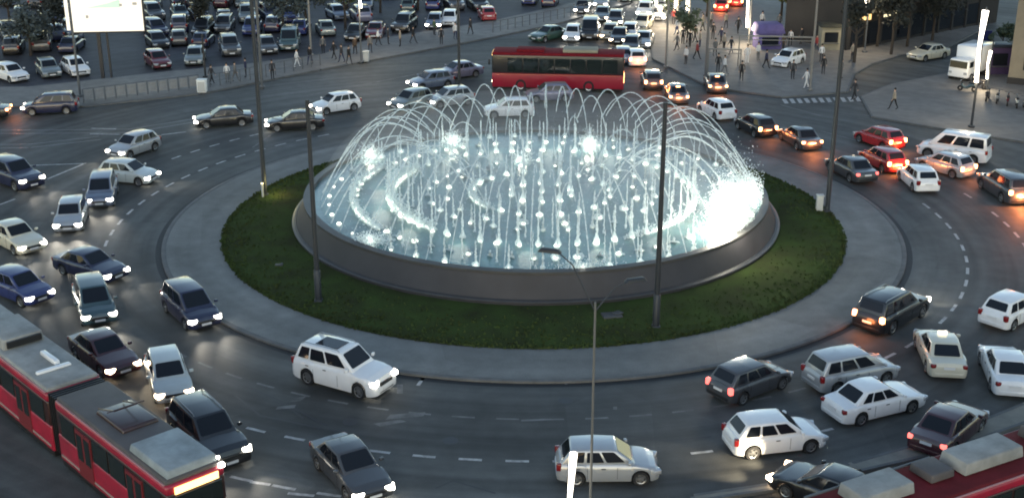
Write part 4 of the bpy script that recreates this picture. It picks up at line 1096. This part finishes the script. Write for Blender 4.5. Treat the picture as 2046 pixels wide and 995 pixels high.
# ------------------------------------------------------------------ bus and trams
def shell(L, W, z0, z1, cx, m, rb=.16, nose=0):
    me = MB().box((cx, 0, (z0 + z1) / 2), (L, W, z1 - z0)).mesh('shell', m)
    return bevel_mesh(me, rb, 3, 45)
M_busred = mat('bus_red', (.36, .010, .030), .35, coat=.6, noise=.25, nscale=.6)
M_tramred = mat('tram_red', (.43, .012, .040), .4, coat=.4, noise=.35, nscale=.7, col2=(.20, .010, .024))
M_tramdark = mat('tram_dark_band', (.045, .018, .016), .3, coat=.4, noise=.4, nscale=1.2)
M_roofg = mat('tram_roof_grey', (.095, .085, .085), .7, noise=.3, nscale=.9)
M_roofp = mat('tram_roof_pale', (.32, .33, .32), .8, noise=.45, nscale=.8)
M_bwin = mat('bus_glass', (.012, .018, .017), .08, spec=.8)
M_amber = mat('amber_display', (1, .7, .35), .4, emit=.62, ecol=(1, .62, .26))
M_inter = mat('cabin_lamp', (1, .95, .7), .4, emit=.5, ecol=(1, .95, .70))
def wheelset(t, xs, W, r):
    ty = MB().lathe([(r * .62, -.13), (r * .97, -.14), (r, -.1), (r, .1), (r * .97, .14), (r * .62, .13)], 20, axis='Y').mesh('tyre', M_black, 40)
    ri = MB().lathe([(.001, .09), (r * .3, .11), (r * .35, .05), (r * .64, .10), (r * .66, .06)], 18, axis='Y').mesh('rim', M_rim, 40)
    for x in xs:
        for s in (-1, 1):
            wh = ob('wheel', ty, t, (x, s * (W / 2 - .13), r), 0 if s > 0 else PI)
            ob('rim', ri, wh)
a, b_ = Vector(g(1248, 188)), Vector(g(986, 182)); d = (b_ - a).normalized()
t = thing('city_bus', 'red city bus with dark windows passing behind the fountain', 'bus', (*(a + b_) / 2 + Vector((0, 1.2)), 0.004), math.atan2(d.y, d.x))
L, W = (b_ - a).length, 2.5
t.scale = (1, 1, 1.12)
ob('body', shell(L, W, .32, 1.42, 0, M_busred, .07), t)
ob('upper_body', shell(L - .04, W - .04, 1.40, 2.86, 0, mat('bus_dark', (.02, .02, .022), .3, coat=.4), .10), t)
M_broof = mat('bus_roof_red', (.20, .010, .018), .85, spec=.15, noise=.4)
ob('roof', shell(L - .02, W - .02, 2.80, 3.02, 0, M_broof, .08), t)
ob('skirt', MB().box((0, 0, .30), (L - .2, W - .12, .2)).mesh('skirt', M_grille), t)
nW = 7
for s in (-1, 1):
    for i in range(nW):
        x = -L / 2 + .5 + (L - 1.8) * (i + .5) / nW
        ob('window', MB().box((x, s * (W / 2 - .005), 2.08), ((L - 1.8) / nW - .12, .05, 1.05)).mesh('window', M_bwin), t)
    ob('red_stripe', MB().box((0, s * (W / 2 + .004), 1.36), (L - .5, .02, .06)).mesh('red_stripe', mat('bus_stripe', (.42, .10, .06), .4)), t)
for i in range(3): ob('door', MB().box((-L / 2 + 2.2 + i * (L - 4.2) / 2, -W / 2 - .004, 1.55), (1.15, .04, 2.2)).mesh('door', M_bwin), t)
ob('windscreen', bevel_mesh(MB().box((L / 2 - .02, 0, 1.95), (.08, W - .25, 1.4)).mesh('windscreen', M_bwin), .03, 1), t)
ob('rear_window', MB().box((-L / 2 + .02, 0, 2.2), (.08, W - .5, .9)).mesh('rear_window', M_bwin), t)
ob('destination_display', MB().box((L / 2 + .03, 0, 2.78), (.03, 1.5, .22)).mesh('destination_display', M_amber), t)
for s in (-1, 1):
    ob('headlight', bevel_mesh(MB().box((L / 2 - .02, s * .95, .75), (.10, .34, .2)).mesh('headlight', M_lampwarm), .03, 1), t)
    ob('tail_light', bevel_mesh(MB().box((-L / 2 + .02, s * 1.0, 1.0), (.10, .22, .4)).mesh('tail_light', M_brake), .03, 1), t)
    ob('wing_mirror', bevel_mesh(MB().box((L / 2 + .22, s * 1.32, 2.3), (.16, .22, .42)).mesh('wing_mirror', M_dark), .03, 1), t)
ob('roof_unit', bevel_mesh(MB().box((-1.9, 0, 3.13), (3.0, 1.7, .26)).mesh('roof_unit', M_tan), .06, 2), t)
ob('roof_unit', bevel_mesh(MB().box((2.4, 0, 3.10), (2.4, 1.6, .18)).mesh('roof_unit', M_broof), .06, 2), t)
ob('cabin_lamp', MB().box((L / 2 - 2.2, -W / 2 - .03, 2.42), (.34, .02, .34)).mesh('cabin_lamp', M_inter), t)
wheelset(t, (L / 2 - 2.5, -L / 2 + 3.0), W, .48)

def tram_section(t, L, x0, nW, roofm, W=2.35, H=3.15, windows=True, first=False):
    cx = x0 + L / 2
    ob('body', shell(L, W, .38, 1.55, cx, M_tramred, .08), t)
    ob('window_band', shell(L - .05, W - .05, 1.50, 2.62, cx, M_tramdark, .08), t)
    ob('cornice', shell(L - .02, W - .01, 2.56, 2.98, cx, M_tramred, .13), t)
    ob('roof', shell(L - .2, W - .16, 2.90, H, cx, roofm, .10), t)
    ob('skirt', MB().box((cx, 0, .30), (L - .1, W - .1, .34)).mesh('skirt', M_grille), t)
    for s in (-1, 1):
        for i in range(nW):
            x = x0 + .35 + (L - .7) * (i + .5) / nW
            isdoor = (s < 0 and i in (1, nW - 2))
            if isdoor:
                dd = ob('door', MB().box((x, s * (W / 2 + .004), 1.45), ((L - .7) / nW - .12, .05, 2.0)).mesh('door', mat('tram_door', (.16, .02, .025), .4)), t)
                for q in (-.25, .25): ob('pane', MB().box((x + q * ((L - .7) / nW - .1), s * (W / 2 + .035), 1.75), ((L - .7) / nW * .33, .02, 1.1)).mesh('pane', M_bwin), dd)
            else:
                f_ = ob('window', MB().box((x, s * (W / 2 - .02), 2.05), ((L - .7) / nW - .14, .06, .92)).mesh('window', M_bwin), t)
        ob('gutter', MB().box((cx, s * (W / 2 - .05), 2.99), (L - .3, .05, .05)).mesh('gutter', mat('gutter_rose', (.42, .22, .23), .5)), t)
        ob('stripe', MB().box((cx, s * (W / 2 + .006), .62), (L - .3, .02, .10)).mesh('stripe', mat('stripe_cream', (.30, .22, .20), .5)), t)
def roofbox(t, x, y, d, m, name='roof_unit', z=3.14):
    o = ob(name, bevel_mesh(MB().box((x, y, z + d[2] / 2), d, taper=.94).mesh(name, m), .05, 2), t)
    return o
# left tram: two articulated sections
u = Vector((.679, -.734)); nrm = Vector((.734, .679))
front = Vector((-11.75, 38.3)) + nrm * .95
t = thing('articulated_tram', 'red articulated tram with a grey roof cutting the lower left corner', 'tram', (*front, .005), math.atan2(u.y, u.x))
tram_section(t, 8.9, -8.9, 6, M_roofg)
tram_section(t, 11.0, -20.6, 7, M_roofp)
ob('bellows', shell(.72, 2.1, .5, 2.95, -9.25, M_black, .08), t)
for k in range(4): ob('bellows_rib', MB().box((-9.52 + k * .18, 0, 1.75), (.07, 2.2, 2.5)).mesh('bellows_rib', M_grille), t)
roofbox(t, -1.55, 0, (2.8, 2.0, .30), mat('roof_box_blue', (.28, .33, .35), .7, noise=.4, nscale=1.1))
roofbox(t, -5.3, .15, (2.2, 1.5, .16), M_tramdark)
ob('pantograph', MB().tube([(-6.3, -.5, 3.35), (-5.0, -.45, 3.75), (-5.0, .45, 3.75), (-6.3, .5, 3.35)], .03, 6).tube([(-5.0, -.75, 3.78), (-5.0, .75, 3.78)], .025, 6).mesh('pantograph', M_tramdark), t)
roofbox(t, -12.2, .2, (1.5, .25, .20), M_white)
roofbox(t, -11.2, -.1, (.25, 1.5, .12), M_white)
roofbox(t, -15.6, 0, (2.6, 1.8, .45), M_roofp)
ob('vent', MB().box((-14.25, 0, 3.36), (.10, 1.5, .28)).mesh('vent', M_grille), t)
ob('windscreen', bevel_mesh(MB().box((-.0, 0, 1.95), (.10, 2.0, 1.15)).mesh('windscreen', M_bwin), .03, 1), t)
ob('destination_display', MB().box((.05, 0, 2.74), (.05, 1.7, .26)).mesh('destination_display', M_amber), t)
for s in (-1, 1): ob('headlight', bevel_mesh(MB().box((.0, s * .8, .85), (.10, .3, .2)).mesh('headlight', M_lampwarm), .03, 1), t)
ob('marker_lamp', MB().box((-.05, 1.05, 3.0), (.16, .2, .14)).mesh('marker_lamp', M_lampon), t)
wheelset(t, (-2, -3.6, -12, -13.6), 2.0, .33)
# right tram
u2 = Vector((.882, .471)).normalized()
o0 = Vector((11.55, 36.95))
t = thing('articulated_tram', 'dark red tram with pale roof boxes cutting the lower right corner', 'tram', (*o0, .005), math.atan2(u2.y, u2.x))
M_rr = mat('tram_roof_red', (.15, .016, .022), .85, spec=.2, noise=.4, nscale=.8)
tram_section(t, 14.5, -1.9, 9, M_rr, W=2.45, H=3.1)
roofbox(t, .95, .15, (2.35, 1.25, .45), M_roofp)
roofbox(t, 5.9, .15, (2.9, 1.25, .45), M_roofp)
roofbox(t, 3.6, .25, (1.1, 1.1, .30), M_roofg)
roofbox(t, 9.6, .15, (2.4, 1.3, .4), M_roofg)
ob('cable_rail', MB().tube([(-1.5, .95, 3.25), (4.2, .95, 3.25)], .05, 6).mesh('cable_rail', M_rail), t)
wheelset(t, (0, 1.8, 9, 10.8), 2.0, .33)

# box truck, scooters
a, b_ = Vector(g(1962, 146)), Vector(g(1908, 166)); d = (b_ - a).normalized()
t = thing('box_truck', 'white box truck standing behind the white light decoration on the right', 'truck', (*(a + b_) / 2, .004), math.atan2(d.y, d.x))
ob('cab', bevel_mesh(MB().box((1.75, 0, 1.25), (1.5, 1.9, 1.6), taper=.9).mesh('cab', M_white), .10, 2), t)
ob('cargo_box', bevel_mesh(MB().box((-.75, 0, 1.85), (3.3, 2.05, 2.3)).mesh('cargo_box', M_white), .04, 1), t)
ob('chassis', MB().box((0, 0, .5), (4.7, 1.5, .25)).mesh('chassis', M_grille), t)
ob('windscreen', MB().box((2.45, 0, 1.6), (.1, 1.6, .6), ry=-.12).mesh('windscreen', M_glass), t)
for s in (-1, 1): ob('side_window', MB().box((1.8, s * .92, 1.6), (.7, .05, .5)).mesh('side_window', M_glass), t); ob('headlight', MB().box((2.49, s * .7, .85), (.06, .3, .2)).mesh('headlight', M_lampoff), t)
wheelset(t, (1.7, -1.5), 2.0, .40)
def scooter(base, rz, col, label):
    t = thing('motor_scooter', label, 'scooter', (*g(*base), .13), rz, 'scooters parked on the right pavement')
    m = paint(col)
    b = MB().tube([(-.62, 0, .55), (-.3, 0, .62), (0, 0, .34), (.28, 0, .32), (.48, 0, .55), (.56, 0, .92)], [.10, .17, .12, .12, .11, .07], 8)
    ob('body', b.mesh('body', m, 60), t)
    ob('seat', bevel_mesh(MB().box((-.36, 0, .78), (.62, .24, .10)).mesh('seat', M_black), .03, 2), t)
    ob('handlebar', MB().tube([(.5, -.32, .98), (.56, 0, 1.0), (.5, .32, .98)], .02, 6).mesh('handlebar', M_dark), t)
    ob('headlight', bevel_mesh(MB().box((.62, 0, .88), (.10, .16, .13)).mesh('headlight', M_lampoff), .03, 1), t)
    wm = MB().lathe([(.10, -.05), (.22, -.055), (.24, 0), (.22, .055), (.10, .05)], 16, axis='Y').mesh('wheel', M_black, 40)
    for x in (-.55, .62): ob('wheel', wm, t, (x, 0, .24))
for i, (q, c, lab) in enumerate([((1972, 204), 'black', 'black scooter at the left end of the parked scooters'), ((1992, 208), 'silver', 'silver scooter next to the black scooter at the row end'), ((2012, 213), 'dred', 'dark red scooter in the middle of the parked row'), ((2030, 217), 'pale', 'pale scooter right of the dark red scooter'), ((2046, 222), 'dgrey', 'dark grey scooter cut by the right picture edge')]):
    scooter(q, R(60 + i * 4), c, lab)
scooter((1932, 186), R(150), 'teal', 'teal scooter standing alone beside the lamp post with the decoration')
scooter((1954, 180), R(120), 'black', 'black scooter standing below the slim white light tube')
for q in ((1504, 262), ):
    scooter(q, R(140), 'silver', 'silver motor scooter riding beside the black hatchback right of the dome')

# ------------------------------------------------------------------ people
def person_mesh(pose):
    V = [(0, 0, .95), (0, 0, 1.18), (0, 0, 1.42), (0, 0, 1.52), (.01, 0, 1.63), (.015, 0, 1.735)]
    E = [(0, 1), (1, 2), (2, 3), (3, 4), (4, 5)]
    Rr = [(.155, .12), (.15, .11), (.155, .10), (.055, .055), (.085, .095), (.06, .07)]
    def chain(root, pts, rs):
        k = root
        for p, r in zip(pts, rs):
            V.append(p); Rr.append(r if isinstance(r, tuple) else (r, r)); E.append((k, len(V) - 1)); k = len(V) - 1
        return k
    st = {'stand': (0, 0), 'walk': (.26, .20), 'stride': (-.30, -.24), 'bag': (.12, .1)}[pose]
    for s, f_ in ((1, st[0]), (-1, -st[0])):
        k = chain(0, [(f_ * .15, s * .10, .86), (f_ * .55, s * .10, .50), (f_ * 1.0 - (.06 if f_ < 0 else 0), s * .10, .10 + (.04 if f_ < 0 else 0))], [.092, .064, .045])
        chain(k, [(f_ * 1.0 + .15, s * .115, .04)], [.038])
    for s, f_ in ((1, -st[1]), (-1, st[1])):
        k = chain(2, [(0, s * .19, 1.41), (f_ * .45 - .02, s * .25, 1.14), (f_ * 1.0 + .05, s * .25, .90)], [.055, .042, .032])
        h = V[k]
        kk = chain(k, [(h[0] + .02, h[1], h[2] - .07)], [.03])
        for q in (-.024, -.008, .008, .024): chain(kk, [(h[0] + .035, h[1] + q, h[2] - .15 + abs(q))], [.008])
        chain(k, [(h[0] + .05, h[1] - s * .02, h[2] - .07)], [.010])
    me = bpy.data.meshes.new('person_base')
    me.from_pydata(V, E, [])
    o = bpy.data.objects.new('person_base', me); C.objects.link(o)
    o.modifiers.new('skin', 'SKIN')
    sv = me.skin_vertices[0].data
    for i, r in enumerate(Rr): sv[i].radius = r
    sv[0].use_root = True
    ss = o.modifiers.new('sub', 'SUBSURF'); ss.levels = 1; ss.render_levels = 1
    dg = bpy.context.evaluated_depsgraph_get()
    r = bpy.data.meshes.new_from_object(o.evaluated_get(dg))
    bpy.data.objects.remove(o)
    r.name = 'person_' + pose
    for m in (M_white, M_white, M_white, M_white): r.materials.append(m)
    for p in r.polygons:
        c = p.center; p.use_smooth = True
        if c.z < .09: p.material_index = 3
        elif c.z < .93 and abs(c.y) < .20: p.material_index = 1
        elif c.z > 1.49 or (abs(c.y) > .19 and c.z < .92): p.material_index = 2
        else: p.material_index = 0
    return r
PM = {k: person_mesh(k) for k in ('stand', 'walk', 'stride', 'bag')}
hairm = MB()
for th0, th1 in ((0, 1),):
    hairm.lathe([(.001, .118), (.06, .10), (.095, .05), (.10, -.01), (.085, -.06)], 12)
HAIR = hairm.mesh('hair', M_black, 70)
NOSE = MB().add([(.085, -.014, 0), (.085, .014, 0), (.115, 0, -.012), (.09, 0, .035)], [(0, 2, 1), (0, 3, 2), (1, 2, 3)]).mesh('nose', M_white)
CL = {k: mat('cloth_' + k, v, .85) for k, v in dict(black=(.012, .012, .014), dark=(.03, .03, .035), navy=(.02, .025, .06), grey=(.12, .12, .12), white=(.6, .6, .6), beige=(.28, .24, .19), red=(.22, .03, .03), green=(.05, .09, .05), blue=(.05, .08, .18), brown=(.07, .045, .03)).items()}
SKIN = mat('skin', (.42, .27, .20), .6)
def person(foot, top, bottom, label, pose='walk', rz=0, z=.13, group=None, h=1.0):
    t = thing('person', label, 'person', (*g(*foot), z), R(rz), group)
    o = ob('body', PM[pose], t)
    for i, m in enumerate((CL[top], CL[bottom], SKIN, CL['black'])):
        o.material_slots[i].link = 'OBJECT'; o.material_slots[i].material = m
    ob('hair', HAIR, t, (-.012, 0, 1.70)).scale = (.98, .92, 1)
    ob('nose', NOSE, t, (.0, 0, 1.655), m=SKIN)
    t.scale = (h, h, h)
GPL, GPR = 'people on the left pavement', 'people on the right plaza'
person((545, 162), 'dark', 'black', 'person in dark clothes standing by the tall grey post on the left pavement', 'stand', -60, group=GPL)
person((594, 138), 'white', 'white', 'person dressed all in white left of the pale grey post', 'walk', 20, group=GPL)
person((668, 122), 'black', 'black', 'person in black at the left of the walking group near the pale post', 'stride', 150, group=GPL)
person((683, 128), 'dark', 'navy', 'person in navy trousers in the middle of the walking group', 'walk', 150, group=GPL)
person((698, 132), 'black', 'dark', 'person in black leading the walking group down to the road', 'walk', -40, group=GPL)
person((646, 110), 'grey', 'black', 'person in a grey top at the back of the walking group', 'stand', -80, group=GPL)
person((455, 168), 'white', 'grey', 'person in a white top beside the low railing', 'stand', -90, group=GPL)
person((471, 166), 'grey', 'grey', 'person all in grey beside the one in the white top at the railing', 'walk', 0, group=GPL)
person((882, 92), 'black', 'black', 'person in black waiting at the kerb near the parked white hatchback', 'stand', -90, group=GPL)
person((868, 74), 'green', 'dark', 'person in a green top behind the one waiting at the kerb', 'stand', 40, group=GPL)
person((756, 94), 'white', 'dark', 'person in a white top in front of the dark wine sedan', 'walk', 10, group=GPL)
person((776, 92), 'dark', 'black', 'person in dark clothes in front of the black off-roader', 'stand', 10, group=GPL)
crowd = [((1352, 104), 'grey', 'dark', 'walk'), ((1364, 92), 'dark', 'black', 'stand'), ((1378, 98), 'black', 'black', 'bag'), ((1388, 88), 'brown', 'dark', 'walk'), ((1398, 98), 'beige', 'navy', 'stand'), ((1424, 82), 'black', 'dark', 'stand'), ((1440, 92), 'navy', 'black', 'walk'), ((1370, 66), 'green', 'dark', 'stand'), ((1352, 72), 'white', 'blue', 'walk'), ((1404, 64), 'beige', 'black', 'stride'), ((1345, 52), 'red', 'dark', 'stand'), ((1420, 58), 'grey', 'black', 'stand')]
CW = ['at the left end of the crowd by the pale post', 'behind the sapling', 'right in front of the sapling', 'in the heart of the crowd right of the sapling', 'beside the grey plaza post', 'just beyond the grey plaza post', 'right of the grey plaza post', 'farthest behind the sapling', 'by the pale post top', 'in the far crowd', 'near the far queue of cars', 'under the red hatchback lights']
for (q, a, b2, ps), wd in zip(crowd, CW): person(q, a, b2, 'person in %s top %s' % (a, wd), ps, random.uniform(0, 360), group=GPR)
person((1434, 148), 'black', 'dark', 'person in black standing inside the lower metal frame', 'stand', -90, group=GPR)
person((1447, 152), 'white', 'grey', 'person in a white top leaning by the lower metal frame', 'walk', -20, group=GPR)
person((1481, 164), 'black', 'black', 'person in black walking below the tall gantry frame', 'walk', -100, group=GPR)
person((1492, 130), 'white', 'white', 'person in white under the left leg of the gantry', 'stand', -100, group=GPR)
person((1514, 124), 'white', 'grey', 'person in a white top beside the purple tent', 'stand', -60, group=GPR)
person((1583, 162), 'dark', 'black', 'person in dark clothes standing below the white parked hatchback', 'stand', -90, group=GPR)
person((1610, 180), 'white', 'white', 'person in white next to the plaza post above the crossing', 'walk', 200, group=GPR)
person((1644, 152), 'black', 'dark', 'person in black beside the tan kiosk', 'stand', -90, group=GPR)
person((1640, 128), 'white', 'dark', 'person in a white top at the tan kiosk counter', 'stand', 90, group=GPR)
person((1680, 160), 'grey', 'grey', 'person in grey by the street corner kerb', 'stand', -30, group=GPR)
person((1706, 200), 'dark', 'black', 'person in dark clothes stepping onto the zebra crossing', 'walk', 200, z=.005, group=GPR)
person((1784, 222), 'beige', 'black', 'person in a beige top crossing the right pavement alone', 'stride', 190, group=GPR)
person((1702, 122), 'beige', 'dark', 'person in a beige top at the foot of the dark street corner', 'stand', -60, z=.005, group=GPR)
for i, (q, a, b2, wd) in enumerate([((1446, 104), 'beige', 'black', 'behind the left leg of the tall gantry'), ((1460, 112), 'dark', 'navy', 'between the two metal frames'), ((1428, 116), 'grey', 'dark', 'in front of the grey plaza post'), ((1392, 122), 'red', 'black', 'on the open plaza left of the grey post'), ((1370, 132), 'white', 'dark', 'on the plaza near the kerb by the queue'), ((1530, 140), 'navy', 'black', 'in the middle beneath the tall gantry'), ((1564, 108), 'brown', 'dark', 'right of the purple tent'), ((1578, 96), 'white', 'black', 'behind the white parked hatchback'), ((1600, 92), 'dark', 'dark', 'by the top of the plaza post'), ((1630, 108), 'red', 'navy', 'left of the tan kiosk'), ((1450, 60), 'beige', 'dark', 'far behind the gantry frames'), ((1474, 70), 'black', 'black', 'at the left of the light tube post'), ((1522, 58), 'white', 'navy', 'far behind the purple tent'), ((1556, 62), 'grey', 'black', 'far behind the tent on its right'), ((1592, 60), 'beige', 'grey', 'in the far right of the plaza')]):
    person(q, a, b2, 'person in %s top and %s trousers %s' % (a, b2, wd), ['stand', 'walk', 'bag', 'stride'][i % 4], random.uniform(0, 360), group=GPR)
for i, (q, a, b2, wd) in enumerate([((424, 172), 'dark', 'black', 'right of the white cabinet at the fence'), ((492, 158), 'navy', 'dark', 'left of the tall grey post by the railing'), ((620, 132), 'black', 'navy', 'close to the foot of the pale grey post'), ((710, 112), 'brown', 'black', 'left of the pale grey cabinet'), ((740, 108), 'grey', 'dark', 'behind the pale grey cabinet'), ((800, 96), 'beige', 'black', 'at the kerb right of the black off-roader'), ((826, 90), 'black', 'dark', 'on the pavement beside the pale blue hatchback'), ((910, 82), 'white', 'navy', 'on the pavement past the white parked hatchback'), ((940, 72), 'dark', 'black', 'at the far pavement by the red roadside hatchback')]):
    person(q, a, b2, 'person in %s top %s' % (a, wd), ['walk', 'stand', 'stride', 'bag'][i % 4], random.uniform(0, 360), group=GPL)
